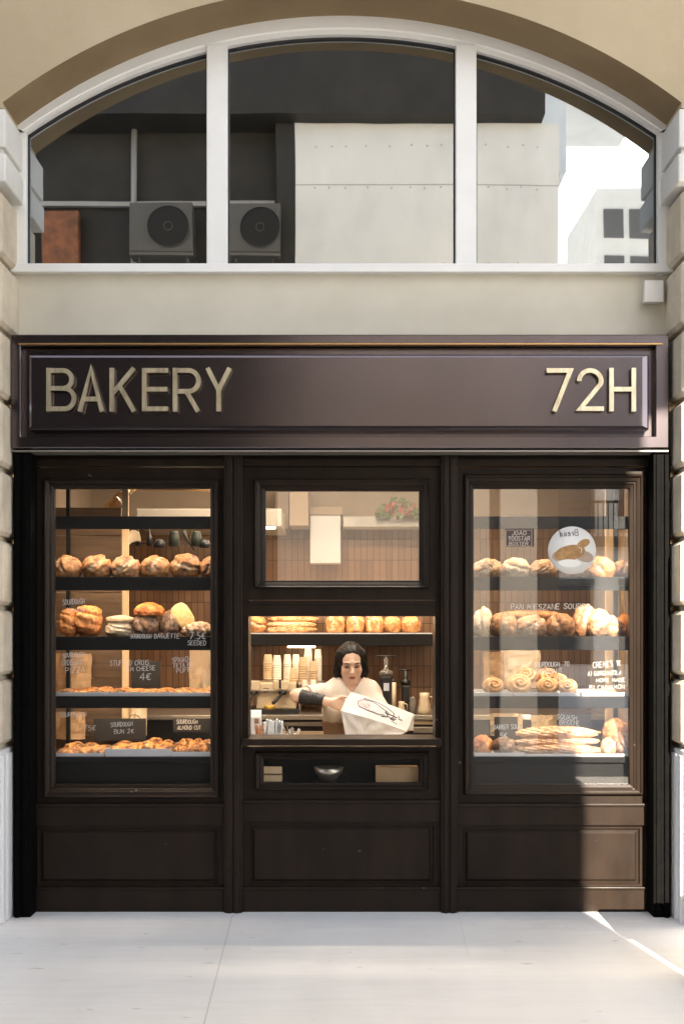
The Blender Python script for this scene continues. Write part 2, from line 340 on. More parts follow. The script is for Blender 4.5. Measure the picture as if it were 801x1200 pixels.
# ------------------------------------------------------------------ stroke font
def arc(cx, cy, rx, ry, a0, a1, n=8):
    return [(cx+rx*math.cos(R(a0+(a1-a0)*i/n)), cy+ry*math.sin(R(a0+(a1-a0)*i/n))) for i in range(n+1)]
G = {
'A':[[(0,0),(2,6),(4,0)],[(.7,2.1),(3.3,2.1)]], 'B':[[(0,0),(0,6),(2.4,6),(3.3,5.2),(3.2,3.9),(2.3,3.2),(0,3.2)],[(2.3,3.2),(3.7,2.4),(3.7,.9),(2.5,0),(0,0)]],
'C':[arc(2.2,3,2.1,3,50,310)], 'D':[[(0,0),(0,6),(2,6),(3.6,4.6),(3.8,3),(3.6,1.4),(2,0),(0,0)]], 'E':[[(3.5,6),(0,6),(0,0),(3.6,0)],[(0,3.1),(2.8,3.1)]],
'F':[[(3.6,6),(0,6),(0,0)],[(0,3.2),(2.7,3.2)]], 'G':[arc(2.2,3,2.1,3,50,330)+[(4,2.7),(2.5,2.7)]], 'H':[[(0,0),(0,6)],[(4,0),(4,6)],[(0,3.1),(4,3.1)]],
'I':[[(1,0),(1,6)]], 'J':[[(3,6),(3,1.2),(2,0),(.8,.2),(.2,1.3)]], 'K':[[(0,0),(0,6)],[(3.6,6),(0,2.6)],[(1.2,3.6),(3.8,0)]], 'L':[[(0,6),(0,0),(3.4,0)]],
'M':[[(0,0),(.4,6),(2.2,2),(4,6),(4.4,0)]], 'N':[[(0,0),(0,6),(3.8,0),(3.8,6)]], 'O':[arc(2.1,3,2.1,3,90,450,12)], 'P':[[(0,0),(0,6),(2.6,6),(3.6,5),(3.5,3.6),(2.5,2.8),(0,2.8)]],
'Q':[arc(2.1,3,2.1,3,90,450,12),[(2.6,1.4),(4.2,-.3)]], 'R':[[(0,0),(0,6),(2.6,6),(3.6,5),(3.5,3.7),(2.5,3),(0,3)],[(1.8,3),(3.8,0)]],
'S':[[(3.6,5.2),(2.5,6),(1,5.8),(.2,4.8),(.8,3.5),(2.8,2.7),(3.6,1.5),(2.8,.2),(1.2,0),(0,.9)]], 'T':[[(0,6),(4,6)],[(2,6),(2,0)]], 'U':[[(0,6),(0,1.6),(1,0),(2.8,0),(3.8,1.6),(3.8,6)]],
'V':[[(0,6),(2,0),(4,6)]], 'W':[[(0,6),(1.2,0),(2.5,4),(3.8,0),(5,6)]], 'X':[[(0,0),(4,6)],[(0,6),(4,0)]], 'Y':[[(0,6),(2,3),(4,6)],[(2,3),(2,0)]], 'Z':[[(0,6),(3.8,6),(0,0),(3.8,0)]],
'0':[arc(2,3,1.8,3,90,450,12)], '1':[[(.5,4.8),(2,6),(2,0)]], '2':[[(.2,4.7),(1,5.9),(2.8,5.9),(3.6,4.6),(.2,0),(3.8,0)]], '4':[[(2.8,0),(2.8,6),(0,2),(4,2)]],
'5':[[(3.5,6),(.6,6),(.4,3.5),(2.4,3.7),(3.6,2.3),(3,.5),(1.4,0),(.1,.7)]], '7':[[(0,6),(3.8,6),(1.2,0)]], '.':[[(.4,0),(.8,.3)]], ')':[[(.2,6.4),(1.3,4.5),(1.3,1.5),(.2,-.5)]],
'$':[arc(2.4,3,2,2.7,50,310),[(-.3,3.6),(2.8,3.6)],[(-.3,2.4),(2.4,2.4)]], '-':[[(0,3),(2.4,3)]], ' ':[],
'r':[[(0,3.8),(.3,0)],[(.2,2.6),(1,3.7),(1.9,3.6)]], 'e':[[(.1,2),(2.4,2.3),(2,3.6),(1,3.9),(.1,2.4),(.5,.5),(1.6,0),(2.6,.8)]], 'a':[[(2.4,3.6),(1,3.8),(.1,2),(.6,.2),(1.7,.4),(2.4,3.4),(2.5,.6),(3,0)]],
'd':[[(2.4,3.2),(1,3.7),(.1,1.9),(.6,.1),(1.8,.6),(2.9,6.4)],[(2.9,6.4),(2.6,.6),(3.1,0)]],
}
def text_strokes(txt, h, jit=0., seed=0, slant=0.):
    """list of polylines (u,v) starting at 0,0; returns strokes and width"""
    rnd = random.Random(seed); u = 0.; out = []; k = h/6.
    for ch in txt:
        g = G.get(ch, G.get(ch.upper(), []))
        w = max([p[0] for st in g for p in st], default=2.2)
        dy = rnd.uniform(-1,1)*jit*h*.6; sc = 1+rnd.uniform(-1,1)*jit
        for st in g:
            out.append([(u+(p[0]+slant*p[1])*k*sc+rnd.uniform(-1,1)*jit*h*.14, p[1]*k*sc+dy+rnd.uniform(-1,1)*jit*h*.14) for p in st])
        u += (w+1.5)*k
    return out, u
def write(mb, txt, x, y, hpx, Y, wid=.0035, jit=.07, seed=0, slant=.08, rot=0., width=None, mirror=False, mi=0, th=.0015):
    """lettering whose baseline starts at picture position x,y on plane Y"""
    sc = (Y-CAMY)/FPX; st, w = text_strokes(txt, hpx*sc, jit, seed, slant)
    fx = (width*sc/w) if width else 1.
    x0 = X(x,Y); z0 = Z(y,Y); c, s_ = math.cos(R(rot)), math.sin(R(rot))
    for i, pl in enumerate(st):
        q = []
        for (u,v) in pl:
            u *= fx
            if mirror: u = w*fx-u
            q.append((x0+u*c-v*s_, z0+u*s_+v*c))
        off = (i % 7)*.00006
        mb.ribbon(q, wid, Y-th-off, Y-.0002, mi)

# ================================================================== SETTING
g = MB(); g.add([(-60,-70,0),(60,-70,0),(60,60,0),(-60,60,0)], [[0,1,2,3]])
tag(g.build('pavement', M_pave), kind='structure')
rd = MB(); rd.box(-60,60,-7.4,-3.4,-.05,.004); rd_o=rd.build('road', mat('asphalt',(.05,.05,.05),.85,var=(.07,.07,.07),var_scale=40,bump=.2,bump_scale=200)); tag(rd_o,kind='structure')
sm = MB()
def seam(p, q, w=.005, zz=.002):
    a = Vector((*p,0)); b = Vector((*q,0)); d = (b-a).normalized(); n = Vector((-d.y,d.x,0))*w/2
    sm.add([(*(a+n).xy,zz),(*(b+n).xy,zz),(*(b-n).xy,zz),(*(a-n).xy,zz)], [[0,1,2,3]])
def ground_pt(x, y):
    d = CAMZ*FPX/(y-740.); return ((x-400.5)*d/FPX, CAMY+d)
seam(ground_pt(272,1074), ground_pt(238,1204)); seam(ground_pt(272,1074), (ground_pt(272,1074)[0]+.05,.0))
seam(ground_pt(536,1069), ground_pt(549,1122), .0015)
seam((-2.6,-2.32), (2.6,-2.28), .002)
tag(sm.build('paving_joints', M_seam), kind='structure')

pt=thing('sun_blocker',(2.3,-1.2,0),'unseen added bench standing on the pavement right of the shop','blocker')  # unseen block added to shade the paving and leave a bright streak
M_blocker=mat('blocker_stone',(.07,.066,.06),.9,var=(.10,.094,.086),var_scale=9,bump=.2,bump_scale=60)
m=MB(); m.box(1.605,3.1,-1.42,-1.0,.46,.55,.012); m.build('blocker_top',M_blocker,pt)
m=MB(); m.box(1.625,3.08,-1.39,-1.03,.0,.459,.008); m.build('base',M_blocker,pt)
# ---------------------------------------------------------------- stone facade
AW = 1.80; ZS = Z(150); ZA = Z(22); SAG = ZA-ZS; RA = (AW*AW+SAG*SAG)/(2*SAG); ZC = ZA-RA
facade = thing('arched_facade', (0,-.15,0), 'cream stone front with a wide arch over the bakery', 'building')
soff = MB(); wall = MB(); YF = -.29; YB = .12
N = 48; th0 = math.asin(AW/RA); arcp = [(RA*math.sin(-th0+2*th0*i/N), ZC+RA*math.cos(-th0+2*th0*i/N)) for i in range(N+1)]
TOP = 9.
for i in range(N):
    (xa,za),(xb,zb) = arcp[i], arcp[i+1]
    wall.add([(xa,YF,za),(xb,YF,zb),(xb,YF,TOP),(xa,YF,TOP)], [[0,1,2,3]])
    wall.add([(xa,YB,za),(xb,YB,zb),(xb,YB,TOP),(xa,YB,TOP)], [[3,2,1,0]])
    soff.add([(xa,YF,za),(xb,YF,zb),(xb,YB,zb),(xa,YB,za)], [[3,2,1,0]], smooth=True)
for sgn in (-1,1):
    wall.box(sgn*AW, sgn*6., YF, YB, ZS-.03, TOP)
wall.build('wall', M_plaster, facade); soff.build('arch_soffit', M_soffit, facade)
for sgn in (-1,1):
    jamb = MB(); jamb.box(sgn*(AW+.045), sgn*6., -.255, YB-.005, .0, ZS-.035)
    jamb.build('jamb_core', M_stone, facade)
joints = [.941+.3725*i for i in range(9)]
for sgn in (-1,1):
    blk = MB(); rnd = random.Random(3+sgn)
    for i in range(8):
        z0 = joints[i]+.016; z1 = joints[i+1]-.016
        if i == 7: z1 = 3.905
        jx = rnd.uniform(-.004,.004)
        blk.box(sgn*(AW+jx), sgn*2.42, -.305+rnd.uniform(-.003,.003), .06, z0, z1, .02, seg=1)
        blk.box(sgn*2.45, sgn*3.5, -.305, .0, z0, z1, .02, seg=1)
        blk.box(sgn*3.53, sgn*4.8, -.305, .0, z0, z1, .02, seg=1)
    blk.build('rusticated_blocks', M_stone, facade)
    pl = MB(); pl.box(sgn*(AW+.012), sgn*6., -.30, .06, 0, .925, .006)
    for q in range(4):
        y0 = -.275+q*.075; pl.box(sgn*(AW+.0), sgn*(AW+.02), y0, y0+.05, 0.0, .90, .008)
    pl.build('plinth', M_plinth, facade)
    im = MB()
    im.box(sgn*(AW-.03), sgn*2.6, -.345, .04, 4.11, 4.31, .007, seg=2)
    im.box(sgn*(AW-.035), sgn*2.6, -.35, .04, 3.925, 4.075, .009, seg=2)
    im.box(sgn*(AW-.01), sgn*2.6, -.32, .04, 4.075, 4.11)
    im.build('impost_moulding', M_impost, facade)
bd = MB(); bd.box(-AW-.03, AW+.03, .0, YB-.01, Z(398), Z(319))
bd.build('spandrel', M_band, facade)

# ---------------------------------------------------------------- arched window
aw = thing('arched_window', (0,0,Z(322)), 'white framed arched window with three panes above the sign', 'window')
RI = 646/S0; ZI = Z(689); XI = 368/S0+.0
ZB0 = Z(322); ZB1 = Z(312)
fr = MB(); n = 40
def circ(rad, zc, x): return zc+math.sqrt(max(rad*rad-x*x, 0))
xs = [-XI+2*XI*i/n for i in range(n+1)]
XO = AW+.035; RO = RA+.02
for i in range(n):
    xa, xb = xs[i], xs[i+1]; oa, ob = xa*XO/XI, xb*XO/XI
    za, zb = circ(RI,ZI,xa), circ(RI,ZI,xb); qa, qb = circ(RO,ZC,oa), circ(RO,ZC,ob)
    prof = [(-.0,1.),(-.03,.985),(-.03,.30),(-.022,.24),(-.022,.0),(.06,.0)]
    pa = [(xa+(oa-xa)*t, y, za+(qa-za)*t) for y,t in prof]; pb = [(xb+(ob-xb)*t, y, zb+(qb-zb)*t) for y,t in prof]
    k = len(prof); fr.add(pa+pb, [[q, q+k, q+k+1, q+1] for q in range(k-1)])
zi_s = circ(RI,ZI,XI)
for sgn in (-1,1):
    fr.box(sgn*XI, sgn*XO, -.0305, .06, ZB0+.001, zi_s+.0005, .003)
fr.build('frame', M_white, aw)
sl = MB(); sl.box(-XO+.001, XO-.001, -.05, .061, ZB0, ZB1, .004); sl.build('sill', M_white, aw)
MUL = [(243,267),(533,557)]
for a,b in MUL:
    mu = MB(); xm = X((a+b)/2); top = min(circ(RI,ZI,X(a)), circ(RI,ZI,X(b)))
    mu.box(X(a), X(b), -.034, .055, ZB1+.0005, top+.03, .004); mu.build('mullion', M_white, aw)
for a,b in ((32,243),(267,533),(557,773)):
    xa, xb = max(X(a),-XI), min(X(b),XI); pn = MB(); m_ = 24
    px_ = [xa+(xb-xa)*i/m_ for i in range(m_+1)]
    poly = [(x_, circ(RI,ZI,x_)) for x_ in px_]
    for y_, flip in ((.018,0),(.026,1)):
        for i in range(m_):
            (x1,z1),(x2,z2) = poly[i],poly[i+1]
            f = [0,1,2,3]
            pn.add([(x1,y_,ZB1),(x2,y_,ZB1),(x2,y_,z2),(x1,y_,z1)], [f])
    pn.build('glass_pane', M_glass_arch, aw)
    gk = MB(); w = .010
    for i in range(m_):
        (x1,z1),(x2,z2) = poly[i],poly[i+1]
        gk.add([(x1,.005,z1+.004),(x2,.005,z2+.004),(x2,.005,z2-w),(x1,.005,z1-w),(x1,.017,z1-w),(x2,.017,z2-w)], [[0,1,2,3],[3,2,5,4]])
    gk.box(xa, xa+w*.8, .0055, .017, ZB1, poly[0][1]-.008); gk.box(xb-w*.8, xb, .0055, .017, ZB1, poly[-1][1]-.008)
    gk.build('gasket', M_gasket, aw)
# dark room behind the arch
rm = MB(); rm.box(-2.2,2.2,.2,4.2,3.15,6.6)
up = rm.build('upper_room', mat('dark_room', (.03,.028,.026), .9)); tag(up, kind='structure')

# junction box
jb = thing('junction_box', (X(761),0,Z(357)), 'small white junction box fixed to the wall below the arched window', 'junction box')
b = MB(); b.box(X(752), X(772), -.055, .0, Z(357), Z(333), .006, seg=3); b.build('box_body', M_whitebox, jb)
b = MB(); b.box(X(751), X(773), -.062, -.0555, Z(357.8), Z(332.5), .004); b.build('lid', M_whitebox, jb)
b = MB(); b.tube([(X(768),-.02,Z(333)),(X(768),-.02,Z(325)),(X(774),-.02,Z(322))], .006); b.build('cable', M_whitebox, jb)

# ================================================================== SIGN
YS = -.16
sign = thing('bakery_sign', (0,-.08,Z(525,YS)), 'long dark metal sign box reading BAKERY 72H in brass letters', 'sign')
def rc(x0,x1,y0,y1,Y,py=None):
    """rect from picture pixels measured on plane py"""
    p = Y if py is None else py
    return (X(x0,p),X(x1,p),Z(y1,p),Z(y0,p),Y)
s = MB()
s.rloft([rc(13,783,392,525,.0,YS), rc(13,783,392,525,YS+.004,YS), rc(14,782,393,524,YS,YS), rc(23.5,768.5,402.5,512,YS,YS), rc(24.2,768,403,511.5,YS+.003,YS), rc(24.2,768,403,511.5,-.105,YS)])
s.build('sign_box', M_signpaint, sign)
s = MB(); s.box(X(22,YS), X(776,YS), YS-.006, YS+.03, Z(404.2,YS), Z(402.3,YS), .001); s.build('trim_line', M_gold, sign)
s = MB(); s.box(X(14,YS), X(783,YS), YS+.005, YS+.12, Z(529.3,YS), Z(527.3,YS), .001); s.build('drip_edge', mat('pale_trim',(.30,.27,.24),.4,metal=.6), sign)
YP = -.185
s = MB()
s.rloft([rc(33,760,415,503,-.106,YP), rc(33,760,415,503,YP+.014,YP), rc(34.5,758,416.5,501.5,YP+.004,YP), rc(37,752,419,499,YP,YP)])
s.build('sign_panel', M_signpaint, sign)
LW = 5.3
def bowl(x0, xr, yt, yb):
    r = (yb-yt)/2; return [(x0,yt)]+arc(xr, (yt+yb)/2, r*.95, r, -90, 90, 12)+[(x0,yb)]
LET = {
 'B':[[(57,431),(57,482)], bowl(57,74,434,455), bowl(57,75.5,455,479)],
 'A':[[(93.5,482),(106.5,432.5),(119.5,482)], [(97,467.5),(116,467.5)]],
 'K':[[(131,431),(131,482)], [(157,431),(132,461)], [(140,452),(157,482)]],
 'E':[[(197,434),(169,434),(169,479),(197,479)], [(169,456),(196,456)]],
 'R':[[(205,431),(205,482)], bowl(205,221,434,458.5), [(218,458),(232,482)]],
 'Y':[[(243,431),(256,457)],[(269,431),(256,457)],[(256,455),(256,482)]],
 '7':[[(640,434),(668,434),(649,482)]],
 '2':[arc(691,446.5,12.8,12.5,180,375,16)+[(679.5,478.8),(707,478.8)]],
 'H':[[(716,431),(716,482)],[(742,431),(742,482)],[(716,456),(742,456)]]}
YL = YP-.030
for ch in 'BAKERY72H':
    mb = MB()
    for i, pl in enumerate(LET[ch]):
        mb.ribbon([(X(x,YL),Z(y,YL)) for x,y in pl], LW*(YL-CAMY)/FPX, YL-.0006*i, YL+.019-.0006*i)
    x0 = sum(p[0] for p in LET[ch][0])/len(LET[ch][0])
    for pl in LET[ch][:2]:
        p = pl[0]; p = (p[0]*.8+pl[1][0]*.2, p[1]*.8+pl[1][1]*.2)
        mb.lathe([(.004,0),(.004,.018)], (X(p[0],YL), YL+.017, Z(p[1],YL)), 8, M=Matrix.Rotation(R(-90),3,'X'))
    o = mb.build('letter', M_brass, sign); o['label'] = 'brass letter '+ch if ch.isalpha() else 'brass numeral '+ch

# ================================================================== SHOPFRONT
sf = thing('shopfront', (0,-.02,0), 'dark brown panelled shopfront with two display windows and a serving hatch', 'shopfront')
BT = Z(535)      # top of bays
def bay_window(x0,x1,y0,y1, mo, gl, depth=.05):
    """board with a moulded window opening; pixels on plane 0"""
    m = MB(); ox0,ox1,oy0,oy1 = mo; gx0,gx1,gy0,gy1 = gl
    def L(t, y):    # between moulding outer (t=0) and glass (t=1)
        return (X(ox0+(gx0-ox0)*t), X(ox1+(gx1-ox1)*t), Z(oy1+(gy1-oy1)*t), Z(oy0+(gy0-oy0)*t), y)
    m.rloft([(X(x0),X(x1),Z(y1),Z(y0),.06),(X(x0),X(x1),Z(y1),Z(y0),.0), L(-.05,0), L(0,-.004), L(.04,-.022), L(.12,-.027), L(.2,-.022), L(.26,-.012), L(.34,-.010), L(.5,-.004), L(.58,.004), L(.64,.004), L(.72,.012), L(.97,.018), L(1.,.022), L(1.,depth)], cap=False)
    return m
def pane(parent, gl, Y, m, name='glass_pane'):
    p = MB(); p.box(X(gl[0]-1), X(gl[1]+1), Y, Y+.008, Z(gl[3]+1), Z(gl[2]-1)); return p.build(name, m, parent)
GL_L = (63,246,572,920); GL_R = (555,738,572,920); GL_C = (311,491,575,680); GL_S = (308,492,890,918)
bay_window(37,264,548,941, (53,257,561,935), GL_L).build('window_frame', M_paint, sf)
bay_window(534,757,548,941, (543,752,556,931), GL_R).build('window_frame', M_paint, sf)
bay_window(284,516,546,703, (298,503,561,689), GL_C).build('transom_frame', M_paint, sf)
bay_window(284,516,876,937, (299,502,881,926), GL_S).build('low_window_frame', M_paint, sf)
pL = pane(sf, GL_L, .032, M_glass_left); pR = pane(sf, GL_R, .032, M_glass_right); pC = pane(sf, GL_C, .032, M_glass_mid); pS = pane(sf, GL_S, .032, M_glass_left)
hd = MB(); hd.box(X(20), X(781), .001, .08, BT-.05, Z(510)+.05); hd.box(X(30), X(770), -.03, .0, Z(547), Z(538), .004); hd.build('header', M_paint, sf)
def kick(x0,x1,yt,yb0):
    o = 0
    m = MB(); px0,px1 = x0+8, x1-8
    m.rloft([(X(x0),X(x1),Z(yb0),Z(yt),.06),(X(x0),X(x1),Z(yb0),Z(yt),.0), rc(px0,px1,yt+29,yb0-31,.0,0), rc(px0+1.2,px1-1.2,yt+30,yb0-32.4,.013,0), rc(px0+3,px1-3,yt+32,yb0-34,.013,0), rc(px0+6,px1-6,yt+35,yb0-37,.003,0)])
    m.build('kick_panel', M_paint, sf)
    m = MB(); m.box(X(x0)-.0, X(x1)+.0, -.02, .0, Z(yt+25), Z(yt), .005); m.box(X(x0), X(x1), -.028, -.0005, Z(yt+2.6), Z(yt-1), .004)
    m.build('rail', M_paint, sf)
    m = MB(); m.box(X(x0), X(x1), -.022, .0, .0, Z(yb0-28), .005); m.box(X(x0), X(x1), -.031, -.0005, Z(yb0-26), Z(yb0-29.2), .004)
    m.build('skirting', M_paint, sf)
kick(37,264,942,1067.4); kick(284,516,938,1067.4); kick(534,757,942,1067.4)
for (a,b) in ((263.5,284.5),(515.5,534.5)):
    m = MB(); c = (a+b)/2
    m.box(X(a), X(b), -.045, .05, 0, BT+.0, .004)
    m.box(X(a+3), X(c-1.2), -.055, -.0445, 0, BT-.01, .004, seg=2); m.box(X(c+1.2), X(b-3), -.055, -.0445, 0, BT-.01, .004)
    m.build('pilaster', M_paint, sf)
for sgn in (-1,1):
    m = MB(); m.box(sgn*1.697, sgn*1.79, -.135, .06, .0, Z(527)-.02, .004)
    m.box(sgn*1.71, sgn*1.735, -.145, -.1345, .02, Z(527)-.05, .003); m.box(sgn*1.755, sgn*1.78, -.148, -.1345, .0, Z(527)-.05, .003)
    m.build('side_rail', M_rail, sf)
# hatch surround
hs = MB()
hs.box(X(284), X(291), .0, .16, Z(866), Z(703)+.0); hs.box(X(509.5), X(516), .0, .16, Z(866), Z(703))
hs.box(X(288), X(512), .002, .14, Z(722), Z(704)); hs.box(X(291), X(509), -.006, .0015, Z(708), Z(703.5), .002)
hs.build('hatch_surround', M_paint, sf)
sl = MB(); sl.box(X(284.5), X(515.5), -.075, .20, Z(874,-.07), Z(866,-.07), .006); sl.build('hatch_sill', M_paint, sf)

# handwriting on the panes (inner face side)
YW = .0315
t = MB(); write(t,'SOURDOUGH',74,709,6,YW,.0024,seed=1,rot=4,width=26); t.build('lettering', M_chalk, pL)
t = MB(); write(t,'DANISH',79,718,5,YW,.0022,seed=2,rot=4,width=20); t.build('lettering', M_chalk, pL)
t = MB(); write(t,'SOURDOUGH',153,748,5,YW,.0024,seed=3,width=25); t.build('lettering', M_chalk, pL)
t = MB(); write(t,'BAGUETTE',181,748,5.5,YW,.0024,seed=4,width=30); t.build('lettering', M_chalk, pL)
t = MB(); write(t,'7.5$',222,749,7.5,YW,.0032,seed=5,width=20); t.build('lettering', M_chalk, pL)
t = MB(); write(t,'SEEDED',220,756,5,YW,.0024,seed=6,width=22); t.build('lettering', M_chalk, pL)
t = MB(); write(t,'SOURDOUGH',74,771,5.5,YW,.0025,seed=7,rot=4,width=26); t.build('lettering', M_chalk, pL)
t = MB(); write(t,'CROISSANT',73,780,6.5,YW,.0028,seed=8,rot=2,width=26); t.build('lettering', M_chalk, pL)
t = MB(); write(t,'PIZZA',77,789,6.5,YW,.0028,seed=9,rot=4,width=24); t.build('lettering', M_chalk, pL)
t = MB(); write(t,'STUFFED CROIS.',129,780,6,YW,.0025,seed=10,rot=1,width=48); t.build('lettering', M_chalk, pL)
t = MB(); write(t,'HAM CHEESE',145,787,5,YW,.0024,seed=11,rot=3,width=38); t.build('lettering', M_chalk, pL)
t = MB(); write(t,'4$',164,797,8,YW,.0034,seed=12); t.build('lettering', M_chalk, pL)
t = MB(); write(t,'SPINACH',202,777,6,YW,.0025,seed=13,rot=5,width=22); t.build('lettering', M_chalk, pL)
t = MB(); write(t,'FETA PIE',204,783,5,YW,.0025,seed=14,rot=6,width=24); t.build('lettering', M_chalk, pL)
t = MB(); write(t,'PUFF',207,789,5,YW,.0025,seed=15,rot=8,width=18); t.build('lettering', M_chalk, pL)
t = MB(); write(t,'SOURDOUGH',70,840,5,YW,.0022,seed=16,rot=0,width=32); t.build('lettering', M_chalk, pL)
t = MB(); write(t,'75$',98,856,6,YW,.0024,seed=17); t.build('lettering', M_chalk, pL)
t = MB(); write(t,'SOURDOUGH',130,852,5,YW,.0022,seed=18,rot=3,width=26); t.build('lettering', M_chalk, pL)
t = MB(); write(t,'BUN 2$',134,860,5,YW,.0022,seed=19,rot=3,width=24); t.build('lettering', M_chalk, pL)
t = MB(); write(t,'PAN MIESZANE',598,714,6,YW,.0026,seed=20,width=58); t.build('lettering', M_chalk_shade_boost, pR)
t = MB(); write(t,'SOURDO',660,713,6,YW,.0026,seed=21,rot=-2,width=32); t.build('lettering', M_chalk_shade_boost, pR)
t = MB(); write(t,'SOURDOUGH  70',625,782,5.5,YW,.0028,seed=22,rot=2,width=42); t.build('lettering', M_chalk_shade_boost, pR)
t = MB(); write(t,'CROISSANT',627,790,5.5,YW,.0028,seed=23,rot=3,width=32); t.build('lettering', M_chalk_shade_boost, pR)
t = MB(); write(t,'CREMES 1$',694,783,6.5,YW,.0019,seed=24,rot=5,width=34,jit=.06); t.build('lettering', M_chalk, pR)
t = MB(); write(t,'A) GORGONZOLA',688,792,5,YW,.0019,seed=25,rot=2,width=40,jit=.06); t.build('lettering', M_chalk, pR)
t = MB(); write(t,'HOME MADE',698,799.5,4.2,YW,.0019,seed=26,rot=1,width=34,jit=.06); t.build('lettering', M_chalk, pR)
t = MB(); write(t,'B) CINNAMON',690,808.5,5,YW,.0019,seed=27,rot=2,width=42,jit=.06); t.build('lettering', M_chalk, pR)
t = MB(); write(t,'SQUASH',652,842,5.5,YW,.0024,seed=28,rot=-6,width=24); t.build('lettering', M_chalk_shade_boost, pR)
t = MB(); write(t,'BRIOCHE',655,849,5.5,YW,.0024,seed=29,rot=-3,width=24); t.build('lettering', M_chalk_shade_boost, pR)
t = MB(); write(t,'DARKER SOUL',578,855,5.5,YW,.0024,seed=30,rot=2,width=32); t.build('lettering', M_chalk_shade_boost, pR)
t = MB(); write(t,'3.5$',580,865,5.5,YW,.0024,seed=31,rot=3); t.build('lettering', M_chalk_shade_boost, pR)

# ================================================================== INTERIOR STRUCTURE
IY = 2.25
m = MB()
m.add([(-1.95,.10,-.0),(1.95,.10,0),(1.95,IY,0),(-1.95,IY,0)],[[0,1,2,3]])
o = m.build('interior_floor', M_floor_in); o.location.z = .004; tag(o, kind='structure')
m = MB(); m.box(-1.95,1.95,.085,IY+.02,2.95,3.02); tag(m.build('interior_ceiling', M_ceil_in), kind='structure')
iw = thing('interior_walls', (0,IY,0), 'plastered interior walls around the bakery room, behind the tiles', 'wall')
m = MB(); m.box(-1.97,1.97,IY,IY+.1,0,2.95); m.box(-1.97,-1.9,.09,IY,0,2.95); m.box(1.9,1.97,.09,IY,0,2.95)
m.build('plaster', M_wall_in, iw)
tw = MB(); tw.box(X(150,IY)-.9, 1.899, IY-.015, IY-.0005, .9, Z(617,IY)); 
tag(tw.build('tiled_backsplash', M_tile, origin=(0,IY,0)), 'tall brown finger tiles covering the back wall behind the counter', 'tiles')

# ------------------------------------------------------------------ display shelving
def shelving(xL,xR,label,rows,up_x,kind):
    sh = thing('display_shelving', (X((xL+xR)/2,.2),.25,0), label, 'shelving')
    Y0,Y1 = .075,.46
    x0,x1 = X(xL,.08)-.02, X(xR,.08)+.02
    for i,(yt,yb) in enumerate(rows):
        b = MB(); zt_=Z(yt,Y0); b.box(x0,x1,Y0+.0125,Y1,zt_-.018,zt_,.002); b.build('shelf', M_shelf, sh); b = MB(); b.box(x0,x1,Y0,Y0+.012,Z(yb,Y0),zt_,.003); b.build('fascia', M_shelf, sh)
        zb = Z(yb,Y0)
        if i < len(rows)-1:
            l = MB(); l.box(x0+.03,x1-.03,Y0+.0135,Y0+.033,zt_-.032,zt_-.0185); l.build('light_bar', M_led, sh)
    b = MB(); b.box(x0,x1,Y0+.02,Y1,.35,Z(rows[-1][1],Y0)-.002); b.build('base_cabinet', M_shelf, sh)
    for (ua,ub) in up_x:
        b = MB(); b.box(X(ua,Y1),X(ub,Y1),Y1+.002,Y1+.025,Z(888,Y1),Z(566,Y1)+.05,.003); b.build('upright', M_wood, sh)
    b = MB()
    for xx in (x0+.001,x1-.021): b.box(xx,xx+.02,Y1-.03,Y1-.001,.35,Z(560,Y1))
    b.build('post', M_shelf, sh)
    return sh
ROWS = [(605,620),(676,692),(746,762),(816,830),(887,894)]
shL = shelving(63,246,'charcoal display shelving with warm lights inside the left window',ROWS,[(143,150.5)],0)
shR = shelving(555,738,'charcoal display shelving inside the right window with a broad pale wood upright',ROWS,[(709,731)],1)

# ------------------------------------------------------------------ breads
def ico(sub):
    bm = bmesh.new(); bmesh.ops.create_icosphere(bm, subdivisions=sub, radius=1.)
    vs = [v.co.copy() for v in bm.verts]; fs = [[v.index for v in f.verts] for f in bm.faces]; bm.free(); return vs, fs
ICO5, ICO4 = ico(5), ico(4)
def ss(a,b,x):
    t = max(0.,min(1.,(x-a)/(b-a))); return t*t*(3-2*t)
def loaf_mesh(w, d, h, seed, slashes=(), lump=.07, flour=.3, flat=.75, boxy=0., fine=.012):
    """slashes: list of (normal, offset, width, depth): cuts where a plane meets the crust"""
    off = Vector((seed*3.17, seed*1.31, seed*7.7)); V = []; F = []
    for p in ICO5[0]:
        q = p.copy()
        if boxy:
            e = 2/(2+boxy*4); q = Vector([math.copysign(abs(c)**e, c) for c in q])
            q *= (1-.12*boxy)
        r = 1+lump*mnoise.noise(p*1.7+off)*1.4+lump*.8*mnoise.noise(p*4.3+off)+fine*mnoise.noise(p*11+off)*2.4
        fl = flour*ss(.0,.9,p.z*.5+.5+.3*mnoise.noise(p*2.5+off))
        for (nx,ny,nz,o_,wd,dp) in slashes:
            nn = Vector((nx,ny,nz)).normalized()
            s_ = p.dot(nn)-o_+.06*mnoise.noise(p*3+off); top = ss(-.25,.2,p.z+.35*(-p.y))
            a = abs(s_)
            s_ += .10*mnoise.noise(p*5+off); r -= dp*.62*top*math.exp(-(s_/(wd*.75))**2)
            r += dp*.42*top*math.exp(-((s_-wd*1.7)/(wd*1.2))**2)
            fl = max(fl, top*math.exp(-((s_+wd*1.4)/(wd*1.8))**2))
            fl *= 1-.75*top*math.exp(-((s_-wd*2.1)/(wd*.8))**2)
        z = q.z*r
        if z < -flat: z = -flat-(-flat-z)*.12 if False else -flat-.06*(-z-flat)
        V.append((q.x*r*w/2, q.y*r*d/2, z*h/(1+flat))); F.append(max(0.,min(1.,fl)))
    zm = min(v[2] for v in V)
    return [(a,b,c-zm) for a,b,c in V], F
